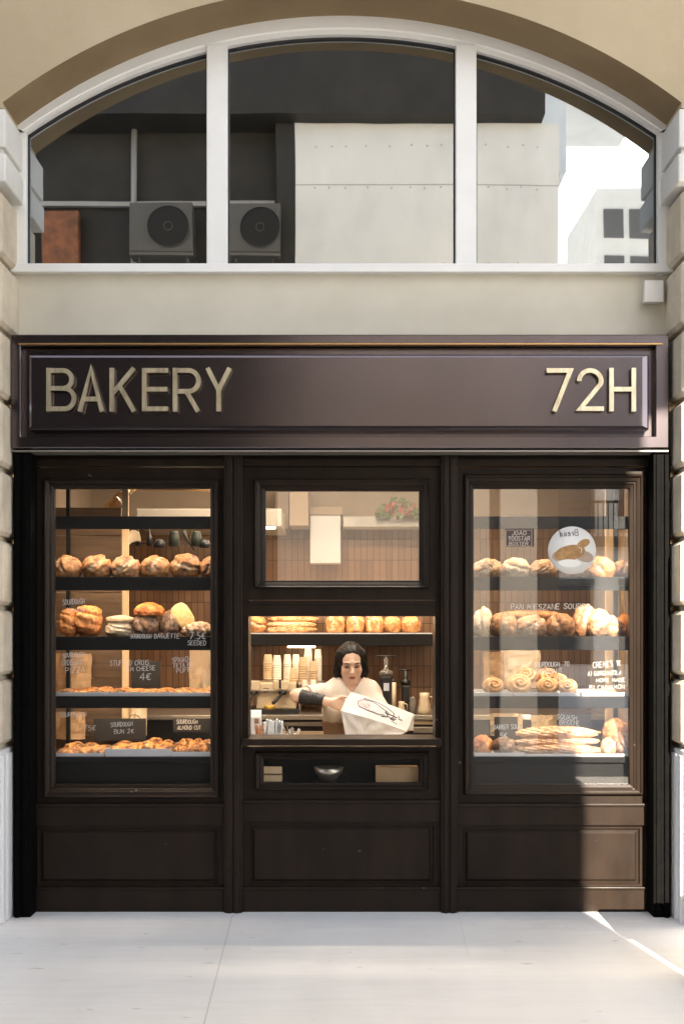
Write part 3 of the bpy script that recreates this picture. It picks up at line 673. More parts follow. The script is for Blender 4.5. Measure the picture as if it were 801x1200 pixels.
def bread(name, xy, wpx, hpx, Y, mats, label, cat='bread', group=None, seed=None, slashes=(), dpx=None, tilt=(0,0,0), lift=0., **kw):
    """stands with its base centre at picture xy on depth Y"""
    sc = (Y-CAMY)/FPX; seed = seed if seed is not None else random.randint(1,9999)
    w = wpx*sc; h = hpx*sc; d = (dpx or wpx)*sc
    V, F = loaf_mesh(w, d, h, seed, slashes, **kw)
    me = bpy.data.meshes.new(name); me.from_pydata(V, [], ICO5[1])
    me.materials.append(mats); me.polygons.foreach_set('use_smooth', [True]*len(me.polygons))
    a = me.attributes.new('flour','FLOAT','POINT'); a.data.foreach_set('value', F)
    o = bpy.data.objects.new(name, me); COL.objects.link(o)
    o.location = (X(xy[0],Y), Y, Z(xy[1],Y)+lift); o.rotation_euler = tuple(R(t) for t in tilt)
    return tag(o, label, cat, group)
D1 = [(.9,-.3,.5,.05,.13,.16)]; D2 = [(.7,.2,-.75,-.1,.11,.15),(-.6,-.2,.8,.35,.1,.12)]; D3 = [(.35,-.2,1,.30,.11,.15)]; D4 = [(-.9,.1,.35,.1,.12,.16)]
SHZ = lambda i: ROWS[i][0]
GLt = 'round loaves along the top shelf of the left window'
YB1 = .24
def on_shelf(i, Y):   # picture y on which a base resting on shelf i appears at depth Y
    z = Z(ROWS[i][0], .075); return 740-(z-CAMZ)*FPX/(Y-CAMY)
b1 = on_shelf(1,YB1)
for k,(x,w,h,sl,mt,lb) in enumerate([
 (80,33,26,D1,B_gold,'golden loaf with an upright split, leftmost on the top shelf in the left window'),
 (114,36,27,D2,B_gold,'wide loaf with a crossed diagonal score, second from left on left window top shelf'),
 (148,35,26,D2,B_flour,'round loaf half dusted white with flour, third on left window top shelf'),
 (182,35,26,D4,B_gold,'loaf with a raised ear on its left side, fourth on left window top shelf'),
 (218,35,29,D3,B_gold,'tallest round loaf with a curved score, fifth on left window top shelf'),
 (248,28,25,D4,B_gold,'loaf half hidden by the right frame, last on left window top shelf')]):
    bread('round_loaf',(x,b1),w,h,YB1,mt,lb,group=GLt,seed=11+k,slashes=sl,flour=.45)
b2 = on_shelf(2,YB1)
XS = [(.95,.0,.25,z_,.07,.10) for z_ in (-.5,-.1,.3,.65)]
HS = [(.25,-.1,1,z_,.09,.12) for z_ in (-.35,.05,.45)]
bread('batard_loaf',(82,b2),23,33,YB1,B_orange,'upright scored loaf, smaller of the two stood on end at left window',seed=31,slashes=HS,flour=.75,flat=.95,boxy=.2)
bread('batard_loaf',(104,b2),31,37,YB1,B_orange,'upright scored loaf, bigger of the two stood on end at left window',seed=32,slashes=HS,flour=.75,flat=.95,boxy=.2)
bread('round_loaf',(140,b2),33,19,YB1,B_pale,'white floury round loaf beside the two upright loaves',seed=33,slashes=D3,flour=.9)
bread('loaf_lid',(141,b2),33,8,YB1,B_pale,'thin pale crust resting on the white floury loaf',seed=34,lift=19*(YB1-CAMY)/FPX-.012,flat=.5)
bread('round_loaf',(172,b2),32,28,YB1,B_dark,'dark rye loaf with an orange half loaf balanced on top',seed=35,slashes=D1,flour=.4)
bread('half_loaf',(175,b2),36,15,YB1,B_orange,'orange crusted half loaf lying on top of the dark rye loaf',seed=36,lift=26*(YB1-CAMY)/FPX-.008,flat=.25,flour=.1)
bread('round_loaf',(200,b2),24,30,YB1,B_dark,'narrow dark loaf with a pale rim, between the rye loaf and the cut piece',seed=37,slashes=D4,flour=.85)
bread('round_loaf',(231,b2),38,17,YB1,B_flour,'low seeded loaf under the yellow cut piece in the left window',seed=38,slashes=XS,flour=.7)
bread('bread_slice',(222,b2),22,30,YB1-.02,B_crumb,'yellow speckled cut slice leaning above the low seeded loaf',seed=39,dpx=9,tilt=(0,-32,0),lift=12*(YB1-CAMY)/FPX,flat=.9,boxy=.25,lump=.03,flour=.1)

# trays with pastries
def tray(x0,x1,row,hpx,label,group):
    Yf = .085; z = Z(ROWS[row][0],.075)+.0008; h = hpx*(Yf-CAMY)/FPX; xa,xb = X(x0,Yf),X(x1,Yf); yb = .43; w = .0022
    o = thing('baking_tray', ((xa+xb)/2,Yf,z), label, 'tray', group)
    m = MB(); m.box(xa,xb,Yf,yb,z,z+.003); m.build('tray_base', M_tray, o)
    m = MB(); z0 = z+.0032
    m.box(xa,xb,Yf-.001,Yf+w,z0,z+h,.001); m.box(xa,xb,yb-w,yb+.001,z0,z+h,.001)
    m.box(xa,xa+w,Yf+w+.0004,yb-w-.0004,z0,z+h-.0006); m.box(xb-w,xb,Yf+w+.0004,yb-w-.0004,z0,z+h-.0006)
    m.build('tray_rim', M_tray, o)
    return z+.0035
def clump_mesh(w,d,h,seed):
    off = Vector((seed*1.3,seed*.7,seed*2.1)); V=[]; F=[]
    for p in ICO4[0]:
        r = 1+.16*mnoise.noise(p*1.9+off)+.12*abs(mnoise.noise(p*4.2+off))+.07*mnoise.noise(p*9+off)
        z = p.z*r
        if z < -.4: z = -.4-.08*(-z-.4)
        V.append((p.x*r*w/2,p.y*r*d/2,z*h/1.5)); F.append(max(0,min(1,.5+1.6*mnoise.noise(p*5+off))))
    zm = min(v[2] for v in V); return [(a,b,c-zm) for a,b,c in V],F
CL = []
for k in range(5):
    V,F = clump_mesh(.085,.10,.055,50+k)
    me = bpy.data.meshes.new('pastry'); me.from_pydata(V,[],ICO4[1]); me.polygons.foreach_set('use_smooth',[True]*len(me.polygons))
    a = me.attributes.new('flour','FLOAT','POINT'); a.data.foreach_set('value',F); CL.append(me)
for me in CL: me.materials.append(B_past)
CLZ = []
for me in CL:
    m2 = me.copy(); m2.materials.clear(); m2.materials.append(B_pizza); CLZ.append(m2)
def fill_tray(x0,x1,z,label,group,meshes,nx,ny,sx=1.,sz=1.,lab_front=None):
    Yf=.115
    for j in range(ny):
        for i in range(nx):
            me = meshes[random.randrange(len(meshes))]
            o = bpy.data.objects.new('pastry', me); COL.objects.link(o)
            Yj = Yf+.055+j*.105
            xa,xb = X(x0,.085)+.012, X(x1,.085)-.012
            o.location = (xa+(xb-xa)*(i+.5)/nx+random.uniform(-.006,.006), Yj+random.uniform(-.006,.006), z)
            k = (xb-xa)/nx/.085
            sc_=random.uniform(.92,1.12); o.scale = (k*1.15*sx*sc_, sc_, sz*random.uniform(.7,1.25)); o.rotation_euler = (0,0,random.uniform(-.5,.5)+random.choice((0,math.pi)))
            tag(o, label, 'pastry', group)
TR = [(63,122.5,3,4.5),(123.5,199,3,4.5),(200,247,3,4.0),(63,121.5,4,4.0),(123,199,4,9.0),(200,247,4,5.5)]
tn = ['shallow aluminium tray at the left end of the upper pastry shelf','middle shallow aluminium tray on the upper pastry shelf','right hand aluminium tray on the upper pastry shelf of the left window',
      'low aluminium tray at the left end of the bottom shelf','tall fronted aluminium tray in the middle of the bottom shelf','medium aluminium tray at the right end of the bottom shelf']
pn_ = ['flat golden pastry crowded on the left tray of the upper pastry shelf','golden filled pastry crowded on the middle tray of the upper pastry shelf','browned pastry crowded on the right tray of the upper pastry shelf',
      'dark glazed bun on the low left tray of the bottom shelf','dark topped pastry piled in the tall fronted middle tray','bright orange pastry piled in the bottom right tray']
for k,(x0,x1,row,hp) in enumerate(TR):
    z = tray(x0,x1,row,hp,tn[k],'aluminium pastry trays in the left window')
    n_ = {0:3,1:4,2:3,3:3,4:4,5:3}[k]
    fill_tray(x0,x1,z+(0.012 if k in (4,5) else 0),pn_[k],['pastries on tray one','pastries on tray two','pastries on tray three','buns on tray four','pastries on tray five','pastries on tray six'][k], CL if k in (3,2) else CLZ, n_, 3, sz=[.55,.6,.55,.8,.95,1.0][k])

# right window breads
b1r = b1; b2r = b2
GR = 'loaves along the top shelf of the right window'
for k,(x,w,h,sl,mt,lb) in enumerate([
 (571,34,23,D2,B_flour,'scored golden loaf at the left end of the right window top shelf'),
 (603,34,24,D3,B_pale,'very pale floury loaf below the small brown plaque'),
 (636,32,22,D2,B_flour,'flattish loaf left of the round white sign in right window'),
 (668,30,20,D3,B_flour,'loaf mostly hidden behind the round white sign'),
 (703,34,25,D1,B_gold,'loaf split upright just right of the round white sign'),
 (729,24,21,D4,B_gold,'orange loaf at the right end of the right window top shelf')]):
    bread('round_loaf',(x,b1r),w,h,YB1,mt,lb,group=GR,seed=61+k,slashes=sl,flour=.6)
bread('half_loaf',(562,b2r),24,34,YB1,B_pale,'halved loaf showing a dark seam at the left edge of the right window',seed=71,slashes=D1,flour=.8,tilt=(0,10,0))
bread('round_loaf',(589,b2r),34,28,YB1-.02,B_gold,'golden round loaf with a floury side, second on the right window middle shelf',seed=72,slashes=D4,flour=.55)
bread('round_loaf',(622,b2r),36,25,YB1-.01,B_flour,'floury loaf with a torn golden centre on the right window middle shelf',seed=73,slashes=D2,flour=.75)
bread('baguette',(620,b2r),78,9,YB1+.03,B_gold,'long flat loaf lying across the tops of the middle shelf loaves',seed=74,lift=.108,dpx=16,flour=.3)
bread('round_loaf',(656,b2r),34,27,YB1-.02,B_gold,'golden round loaf with a dark vertical cut, middle shelf of right window',seed=75,slashes=D1,flour=.35)
bread('half_loaf',(681,b2r),26,38,YB1+.02,B_flour,'tall pinkish half loaf leaning behind another half in the right window',seed=76,slashes=D4,flour=.45,tilt=(0,8,0),flat=.9)
bread('half_loaf',(697,b2r),28,33,YB1-.04,B_flour,'flour dusted half loaf leaning in front of the tall half loaf',seed=77,flour=.45,slashes=D2,tilt=(0,14,0),flat=.9)
bread('round_loaf',(716,b2r),22,24,YB1-.03,B_flour,'small floury loaf with a pale nose near the right upright',seed=78,slashes=D3,flour=.4)
bread('round_loaf',(731,b2r),24,26,YB1+.05,B_orange,'reddish orange loaf in the far right corner of the middle shelf',seed=79,slashes=D1,flour=.2)

def snail(xy, wpx, Y, label, seed, tilt=0., group='spiral buns in the right window'):
    sc=(Y-CAMY)/FPX; rad=wpx*sc/2; V=[];F=[]; off=Vector((seed,seed*2.,0))
    for p in ICO5[0]:
        r = math.hypot(p.x,p.z); th=math.atan2(p.z,p.x)
        sp = .5+.5*math.cos(2*math.pi*(r*2.6-th/(2*math.pi)))
        fr_ = ss(.0,.3,-p.y)
        k = 1+.06*mnoise.noise(p*2+off)
        V.append((p.x*rad*k, p.y*rad*.75*(1-.22*(1-sp)*fr_)*k, p.z*rad*.78*k)); F.append(.15+.75*sp*fr_)
    zm=min(v[2] for v in V); V=[(a,b,c-zm) for a,b,c in V]
    me=bpy.data.meshes.new('spiral_bun'); me.from_pydata(V,[],ICO5[1]); me.materials.append(B_spiral); me.polygons.foreach_set('use_smooth',[True]*len(me.polygons))
    a=me.attributes.new('flour','FLOAT','POINT'); a.data.foreach_set('value',F)
    o=bpy.data.objects.new('spiral_bun',me); COL.objects.link(o); o.location=(X(xy[0],Y),Y,Z(xy[1],Y)); o.rotation_euler=(R(-18),0,R(tilt))
    return tag(o,label,'bun',group)
B_spiral = bread_mat('crust_spiral', (.30,.12,.035), (.50,.27,.10), (.62,.40,.2), flour=(.72,.54,.34), flour_amt=.95)
TRr = [(556,600,3,4.2),(601.5,679,3,4.2),(681,737,3,4.2),(556,614,4,4.5),(615,737,4,3.0)]
tnr = ['white edged tray under the leftmost spiral bun','white edged tray under the pile of spiral buns','white edged tray under the flat yellow bread','white edged tray under the dark crusted buns','low tray under the stacked baguettes']
zr = [tray(x0,x1,row,hp,tnr[k],'white edged trays in the right window') for k,(x0,x1,row,hp) in enumerate(TRr)]
def yat(z,Y): return 740-(z-CAMZ)*FPX/(Y-CAMY)
for (x,w,Y,dz,lb,sd,tl) in [(578,26,.20,0,'lone spiral bun at the left end of the right pastry shelf',1,8),(608,31,.19,0,'large pale spiral bun at the left front of its pile',2,5),(616,26,.25,.055,'pale spiral bun on top at the left of its pile',3,-8),
  (641,26,.19,0,'golden spiral bun in the middle of the front row',4,-5),(664,24,.19,0,'golden spiral bun at the right end of the front row',5,-12),(641,28,.27,.045,'golden spiral bun lying on top at the centre of its pile',6,4),(655,22,.28,.035,'golden spiral bun tucked on top at the right of its pile',7,12)]:
    snail((x,yat(zr[1]+dz,Y)),w,Y,lb,sd,tl)
for k,(x,w,Y,lb) in enumerate([(697,40,.16,'flat yellow bread at the front of the right tray'),(712,46,.25,'flat yellow bread at the back of the right tray')]):
    bread('flat_bread',(x,yat(zr[2],Y)),w,6,Y,B_crumb if k==0 else B_gold,lb,seed=90+k,dpx=26,flat=.4,flour=.2,slashes=XS)
for k,(x,w,h,Y,lb) in enumerate([(565,24,22,.18,'dark crusted bun left of its pair on the bottom shelf'),(589,28,20,.17,'dark crusted bun right of its pair on the bottom shelf')]):
    bread('round_loaf',(x,yat(zr[3],Y)),w,h,Y,B_dark if k else B_orange,lb,seed=95+k,slashes=D2,flour=.35)
BS = [(.75,-.1,.66,z_,.05,.12) for z_ in (-.7,-.42,-.14,.14,.42,.7)]
zb_ = zr[4]
for k,(x,w,h,Y,dz,mt,lb) in enumerate([(658,98,12,.14,0,B_flour,'floury baguette lowest in the stack in the right window'),(652,98,11,.20,.045,B_flour,'golden baguette in the middle of the right window stack'),(652,96,15,.20,.085,B_flour,'thick floury baguette on top of the right window stack'),(648,92,11,.29,.0,B_flour,'baguette behind the stack in the right window')]):
    bread('baguette',(x,yat(zb_+dz,Y)),w,h,Y,mt,lb,'baguette','stacked baguettes in the right window',seed=100+k,slashes=BS,dpx=16,flour=.5,lump=.05,fine=.02)
bread('round_loaf',(722,yat(zb_+.03,.26)),34,34,.26,B_gold,'tall golden round loaf at the right end of the bottom shelf',seed=110,flour=.3)
bread('round_loaf',(728,yat(zb_,.15)),26,26,.15,B_dark,'dark seeded loaf in front of the tall golden loaf',seed=111,slashes=D1,flour=.5)
bread('round_loaf',(712,yat(zb_,.13)),18,20,.13,B_flour,'small floury loaf beside the dark seeded loaf',seed=112,flour=.5,slashes=D2)

# ------------------------------------------------------------------ things around the shelves
def kraft_bag(x0,x1,y0,y1,Y,label,m=None,seed=0,logo=False):
    o = thing('paper_bag', (X((x0+x1)/2,Y),Y,Z(y1,Y)), label, 'paper bag')
    rnd=random.Random(seed); n=10; V=[];F=[]
    xa,xb,za,zb=X(x0,Y),X(x1,Y),Z(y1,Y),Z(y0,Y)
    for side in (0,1):
        for j in range(n+1):
            for i in range(n+1):
                u=i/n; v=j/n; e=.045*math.sin(math.pi*min(max(u,.02),.98))*(1-.75*v)
                p=Vector((u*3,v*3,side*5+seed)); c=.014*mnoise.noise(p)+.01*mnoise.noise(p*2.3)
                V.append((xa+(xb-xa)*u+.01*mnoise.noise(p+Vector((9,0,0))), Y+(-e if side==0 else e)+c*(1 if 0<i<n else 0), za+(zb-za)*v+ (.008*mnoise.noise(Vector((u*6,seed,0))) if j==n else 0)))
    k=(n+1)**2
    for side in (0,1):
        for j in range(n):
            for i in range(n):
                a=side*k+j*(n+1)+i; F.append([a,a+1,a+n+2,a+n+1])
    for j in range(n):
        for i in (0,n):
            a=j*(n+1)+i; F.append([a,a+n+1,a+n+1+k,a+k])
    mb=MB(); mb.add(V,F,0,False); mb.build('bag_body', m or M_kraft, o)
    if logo:
        lg=MB(); cx=(x0+x1)/2; cy=(y0+y1)/2; Yl=Y-.062
        lg.ribbon([(X(cx+7*math.cos(R(a)),Yl),Z(cy+7*math.sin(R(a)),Yl)) for a in range(0,360,20)],.004,Yl-.001,Yl+.0,closed=True)
        write(lg,'BREAD',cx-5,cy+2,4,Yl,.003,width=10); lg.build('print', M_ink, o)
    return o
part = thing('wooden_partition', (X(100,.62),.62,.35), 'tan plank partition behind the left display shelves', 'partition')
for k in range(11):
    z0=.40+k*.175
    m=MB(); m.box(X(40,.62),X(143,.62),.60,.62,z0,z0+.171,.003); m.build('plank', M_tanwood, part)
kraft_bag(66,107,766,812,.50,'creased brown paper bag behind the upper pastry shelf of the left window',seed=1)
kraft_bag(66,100,834,866,.50,'crumpled brown paper bag behind the bottom left pastries',seed=2)
kraft_bag(143,172,827,862,.52,'pale printed paper bag behind the bottom middle pastries',M_cream,seed=3,logo=True)
kraft_bag(222,250,758,812,.50,'light brown paper bag behind the right tray of the left window',mat('kraft_light',(.55,.42,.28),.8,bump=.2,bump_scale=14),seed=4)
kraft_bag(566,590,764,808,.50,'brown paper bag behind the lone spiral bun',seed=5)
kraft_bag(586,632,762,806,.52,'cream paper bag behind the pile of spiral buns',M_cream,seed=6)
kraft_bag(574,612,836,862,.50,'cream paper bag lying behind the dark crusted buns',M_cream,seed=7)
kraft_bag(622,652,838,862,.52,'cream paper bag behind the left end of the baguettes',M_cream,seed=8)
def board(x0,x1,y0,y1,Y,label,lines,seed,m=None):
    o=thing('price_board',(X((x0+x1)/2,Y),Y,Z(y1,Y)),label,'price board')
    b=MB(); b.box(X(x0,Y),X(x1,Y),Y,Y+.008,Z(y1,Y),Z(y0,Y),.001); b.build('board', m or M_board, o)
    t=MB()
    for k,(tx,x,y,h,w) in enumerate(lines): write(t,tx,x,y,h,Y-.0005,.0034,seed=seed+k,width=w)
    if lines: t.build('lettering', M_chalk, o)
    return o
board(203,249,842,858,.40,'black price board with two chalk lines at the right of the left window',[('SOURDOUGH',207,848,4.5,25),('ALMOND CUT',208,855,4.5,28)],40)
board(110,171,842,868,.42,'black price board behind the middle bottom tray of the left window',[],44)
board(154,188,775,806,.48,'black price board behind the 4 euro writing in the left window',[],46)
board(654,692,836,860,.44,'dark price board above the baguettes',[],48,mat('slate_grey',(.03,.035,.045),.5))
board(579,606,840,868,.42,'black price board behind the dark crusted buns',[],50)

# plaque and round sign in right window
pq=thing('brown_plaque',(X(607.5,.06),.06,Z(641,.06)),'small brown plaque lettered YOOSTAR stuck on the right window glass','plaque')
m=MB(); m.box(X(591,.06),X(624,.06),.0235,.0312,Z(641,.06),Z(620,.06),.002); m.build('board',M_plaque,pq)
m=MB(); write(m,'JOAO',599,627,4.5,.0232,.0034,.05,seed=1,width=18); write(m,'YOOSTAR',595,633.5,5,.0232,.0036,.05,seed=2,width=26); write(m,'BOSTER',596,639,4,.0232,.003,.05,seed=3,width=23)
m.ribbon([(X(592.5,.0232),Z(639.8,.0232)),(X(622.5,.0232),Z(639.8,.0232)),(X(622.5,.0232),Z(621.2,.0232)),(X(592.5,.0232),Z(621.2,.0232))],.002,.0535,.0232,closed=True)
m.build('lettering',mat('plaque_letter',(.55,.47,.42),.6),pq)
YD=.0250
rs=thing('round_sign',(X(669.5,YD),YD,Z(673,YD)),'round white sign with a picture of loaves stuck on the right window glass','sign')
m=MB(); m.lathe([(.0,0),(28*(YD-CAMY)/FPX,0),(28*(YD-CAMY)/FPX,.006),(0,.006)],(X(669.5,YD),YD,Z(645,YD)),48,M=Matrix.Rotation(R(90),3,'X'),close=False); m.build('disc',M_disc,rs)
YD2=YD-.0065
def ell(cx,cy,rx,ry,rot,n=28):
    c,s_=math.cos(R(rot)),math.sin(R(rot)); return [(X(cx+rx*math.cos(R(a))*c-ry*math.sin(R(a))*s_,YD2),Z(cy+rx*math.cos(R(a))*s_+ry*math.sin(R(a))*c,YD2)) for a in [360*i/n for i in range(n)]]
m=MB(); m.prism(ell(684,652,11,6.5,16),YD2-.0004,YD2+.0006,1); m.prism(ell(652,652,6,5.5,-10),YD2-.0006,YD2+.0004,1); m.prism(ell(667,648,18.5,9,-12),YD2-.0010,YD2+.0001,0); m.prism(ell(683,637,8,4.6,-26),YD2-.0016,YD2-.0003,0); m.prism(ell(667,660,13,4.6,2),YD2-.0020,YD2-.0012,2)
m.ribbon([(X(677,YD2),Z(641,YD2)),(X(681,YD2),Z(643,YD2)),(X(680,YD2),Z(648,YD2))],.003,YD2-.0022,YD2-.0018,2)
m.build('bread_picture',[M_discbread,M_discbread2,M_disc],rs)
m=MB(); write(m,'Bread',654,629,7,YD2,.0026,.02,seed=5,width=23,mirror=True,rot=4); m.build('lettering',M_ink,rs)

# upper-left hood, pipe and hanging utensils seen through the left window
hood=thing('extractor_hood',(X(200,1.5),1.6,Z(612,1.5)),'pale grey extractor hood over the back counter with a lit lower edge','hood')
m=MB(); m.box(X(160,1.5),X(330,1.5),1.5,2.2,Z(617,1.5),Z(596,1.5),.006); m.build('hood_body',mat('hood_grey',(.38,.34,.28),.5),hood)
m=MB(); m.box(X(163,1.48),X(322,1.48),1.52,1.55,Z(617,1.5)-.012,Z(617,1.5)-.0008); m.build('light_bar',M_led2,hood)
duct=thing('ceiling_duct',(X(160,1.),1.,Z(575,1.)),'brass coloured ceiling tube slanting above the left shelves','duct')
m=MB(); m.tube([(X(128,.9),.9,Z(596,.9)),(X(152,1.),1.,Z(572,1.)),(X(160,1.),1.02,Z(564,1.))],.035,14); m.build('tube',M_gold,duct)
for q in (.35,.6,.8):
    m=MB(); p0=Vector((X(128,.9),.9,Z(596,.9))); p1=Vector((X(152,1.),1.,Z(572,1.))); d=(p1-p0); m.tube([p0+d*q,p0+d*(q+.05)],.039,14); m.build('collar',M_steel,duct)
m=MB(); m.tube([(X(165,1.05),1.05,Z(572,1.05)),(X(250,1.05),1.05,Z(574,1.05))],.012,10); m.build('rod',M_gold,duct)
rack=thing('utensil_rail',(X(200,1.3),1.3,Z(637,1.3)),'thin wire rail with hanging hooks seen in the left window','rail')
m=MB(); m.tube([(X(148,1.3),1.3,Z(637,1.3)),(X(252,1.3),1.3,Z(637,1.3))],.004); m.build('wire',M_blackplastic,rack)
m=MB()
for xx in (155,178,201,224,246): m.tube([(X(xx,1.3),1.305,Z(637,1.3)),(X(xx,1.3),1.305,Z(668,1.3))],.002,6)
m.build('hanging_wire',M_blackplastic,rack)
def utensil(x,kind,label):
    Y=1.28; o=thing('utensil',(X(x,Y),Y,Z(655,Y)),label,'utensil','dark utensils standing in front of the pale hood')
    m=MB()
    if kind=='bottle': m.lathe([(.0,0),(.018,0),(.018,.06),(.008,.085),(.008,.115),(0,.115)],(X(x,Y),Y,Z(640,Y)),14,close=False)
    if kind=='jar': m.lathe([(0,0),(.036,0),(.038,.06),(.03,.085),(.032,.1),(0,.1)],(X(x,Y),Y,Z(640,Y)),16,close=False)
    if kind=='ladle': m.tube([(X(x-4,Y),Y,Z(622,Y)),(X(x,Y),Y,Z(632,Y)),(X(x+9,Y),Y,Z(645,Y))],[.018,.008,.005],10)
    if kind=='dome': m.lathe([(0,0),(.038,0),(.036,.03),(.022,.055),(0,.062)],(X(x,Y),Y,Z(642,Y)),16,close=False)
    m.build('utensil_body',mat('dark_green_iron',(.028,.035,.025),.5) if kind in('jar','ladle') else M_blackplastic,o)
for x,k,l in ((162,'bottle','slim dark bottle leftmost before the pale hood'),(175,'bottle','slim dark bottle second before the pale hood'),(187,'dome','low dark dome lid before the pale hood'),(204,'jar','squat dark green jar before the pale hood'),(219,'ladle','dark ladle leaning before the pale hood'),(230,'jar','round dark green pot beside the leaning ladle'),(240,'dome','dark dome lid nearest the window frame')):
    utensil(x,k,l)
cloth=MB(); V=[];n=8
for j in range(n+1):
    for i in range(n+1):
        u=i/n;v=j/n; V.append((X(150+14*u,.5),.49-.03*math.sin(3*u+2*v)+.01*v,Z(625+16*v*(1-.4*u)-3*math.sin(3*u),.5)))
cloth.add(V,[[j*(n+1)+i,j*(n+1)+i+1,(j+1)*(n+1)+i+1,(j+1)*(n+1)+i] for j in range(n) for i in range(n)],smooth=True)
co=cloth.build('hanging_cloth',mat('cream_cloth',(.68,.58,.42),.9),origin=(X(157,.5),.49,Z(640,.5))); tag(co,'small cream cloth draped on the wood upright in the left window','cloth')
so=co.modifiers.new('thick','SOLIDIFY'); so.thickness=.004

# reflection built as a white cabinet and dried flowers seen through the transom
wc=thing('white_reflection',(X(381,2.08),2.15,Z(660,2.08)),'white reflection built as a cabinet hung on the back wall behind the transom window','panel')  # pale reflection in the transom glass, modelled as a solid white box
m=MB(); m.box(X(363,2.08),X(399,2.08),2.08,2.23,Z(660,2.08),Z(604,2.08),.006); m.build('reflection_body',mat('reflection_white',(.56,.55,.53),.4),wc)
m=MB(); m.box(X(362,2.08),X(401,2.08),2.07,2.23,Z(603.5,2.08),Z(594,2.08),.004); m.build('reflection_top',M_wall_in,wc)
cb=thing('wall_cupboard',(X(340,1.9),2.,Z(622,1.9)),'dark fronted wall cupboard left of the white reflection cabinet','cupboard')
m=MB(); m.box(X(322,1.9),X(338,1.9),1.9,2.22,Z(620,1.9),Z(570,1.9),.004); m.build('dark_door',M_tanwood,cb); m=MB(); m.box(X(339,1.9),X(361,1.9),1.9,2.22,Z(616,1.9),Z(570,1.9),.004); m.build('pale_door',M_wall_in,cb)
ls=MB(); ls.box(X(402,2.05),X(520,2.05),2.0,2.23,Z(618,2.05),Z(606,2.05),.004); tag(ls.build('stone_ledge',mat('stone_grey',(.35,.32,.28),.6,var=(.45,.42,.37),var_scale=8),origin=(X(450,2.05),2.1,Z(618,2.05))),'grey stone ledge along the top of the tiled back wall','ledge')
fl=thing('dried_flowers',(X(470,1.9),1.95,Z(606,1.9)),'bunch of green and red dried flowers lying on the stone ledge','flowers')
gm=MB(); rm_=MB(); rnd=random.Random(5)
for k in range(190):
    q_=rnd.random(); c=(X(440+q_*54,1.95),1.95+rnd.uniform(-.06,.06),Z(606-rnd.random()*(7+15*math.sin(3.1*q_)),1.95)); a=rnd.random()*6; r_=.014+.016*rnd.random()
    (gm if k%3 else rm_).add([(c[0]-r_*math.cos(a),c[1],c[2]-r_*math.sin(a)),(c[0]+.01*math.sin(a),c[1]-.01,c[2]-.01),(c[0]+r_*math.cos(a),c[1],c[2]+r_*math.sin(a)),(c[0]-.01*math.sin(a),c[1]+.01,c[2]+.012)],[[0,1,2,3]])
gm.build('leaves',M_green,fl); rm_.build('petals',M_red,fl)
cl=thing('ceiling_lamp',(0,1.1,2.9),'long warm tube lamp under the shop ceiling','lamp')
M_led3=mat('ceiling_tube',(1,.9,.75),.5,emit=((1.,.80,.58),13.))
m=MB(); m.box(-1.3,1.3,1.05,1.15,2.88,2.948); m.build('lamp_housing',M_shelf,cl)
m=MB(); m.box(-1.28,1.28,1.06,1.14,2.868,2.8795); m.build('diffuser',M_led3,cl)
cl=thing('ceiling_lamp',(0,.5,2.9),'added unseen tube lamp just inside the front wall, lighting the woman','lamp')  # unseen lamp added to brighten the face of the woman
m=MB(); m.box(-.7,.7,.45,.55,2.88,2.948); m.build('lamp_housing',M_shelf,cl)
m=MB(); m.box(-.68,.68,.46,.54,2.868,2.8795); m.build('diffuser',mat('added_counter_tube',(1,.9,.75),.5,emit=((1.,.86,.70),22.)),cl)

# ================================================================== HATCH INTERIOR
ws=thing('wall_shelf',(X(398,1.95),2.05,Z(757,1.9)),'charcoal wall shelf of warm lit loaves behind the serving hatch','shelf')
m=MB(); m.box(X(282,1.9),X(508,1.9),1.9,2.23,Z(757,1.9),Z(743,1.9),.003); m.build('shelf_board',M_shelf,ws)
m=MB(); m.box(X(285,1.9),X(506,1.9),1.902,2.2,Z(743,1.9)+.0008,Z(741.6,1.9)); m.build('shelf_liner',M_paper,ws)
m=MB(); m.box(X(337,1.93),X(369,1.93),1.93,1.96,Z(757,1.9)-.012,Z(757,1.9)-.0008); m.build('light_bar',M_led2,ws)
m=MB(); m.box(X(290,1.93),X(506,1.93),1.88,1.9,Z(722,1.9)+.02,Z(718,1.9)+.02); m.build('upper_light_bar',M_led2,ws)
YH=2.02; zs=Z(741.6,1.9); bh=yat(zs+.001,YH)
GH='round loaves on the wall shelf in the hatch'
bread('round_loaf',(301,bh),23,21,YH,B_gold,'dark golden loaf alone left of the baguettes on the hatch shelf',group=GH,seed=201,slashes=D3,flour=.2)
for k,x in enumerate((393,416,438,459,481)):
    bread('round_loaf',(x,bh),23 if k<4 else 25,20,YH,B_gold,'golden round loaf on the hatch shelf, '+['first right of the baguettes','second right of the baguettes','third and middle of the five','fourth with a plain crust','last before the right post'][k],group=GH,seed=202+k,slashes=[[(.95,0,.2,.0,.12,.14)],[(.95,0,.2,.2,.1,.14)],[(.95,0,.2,-.2,.1,.12),(.95,0,.2,.35,.1,.12)],[],[]][k],flour=.35,boxy=.3 if k<3 else 0)
for k,(x,w,dz,Y) in enumerate([(340,60,.0,2.0),(341,58,.038,2.02),(343,58,.08,2.03)]):
    bread('baguette',(x,yat(zs+.001+dz,Y)),w,7.5,Y,B_gold if k!=1 else B_flour,['baguette lowest in the hatch shelf stack','baguette in the middle of the hatch shelf stack','baguette topmost in the hatch shelf stack'][k],'baguette','stacked baguettes on the hatch shelf',seed=220+k,slashes=BS,dpx=12,flour=.4)

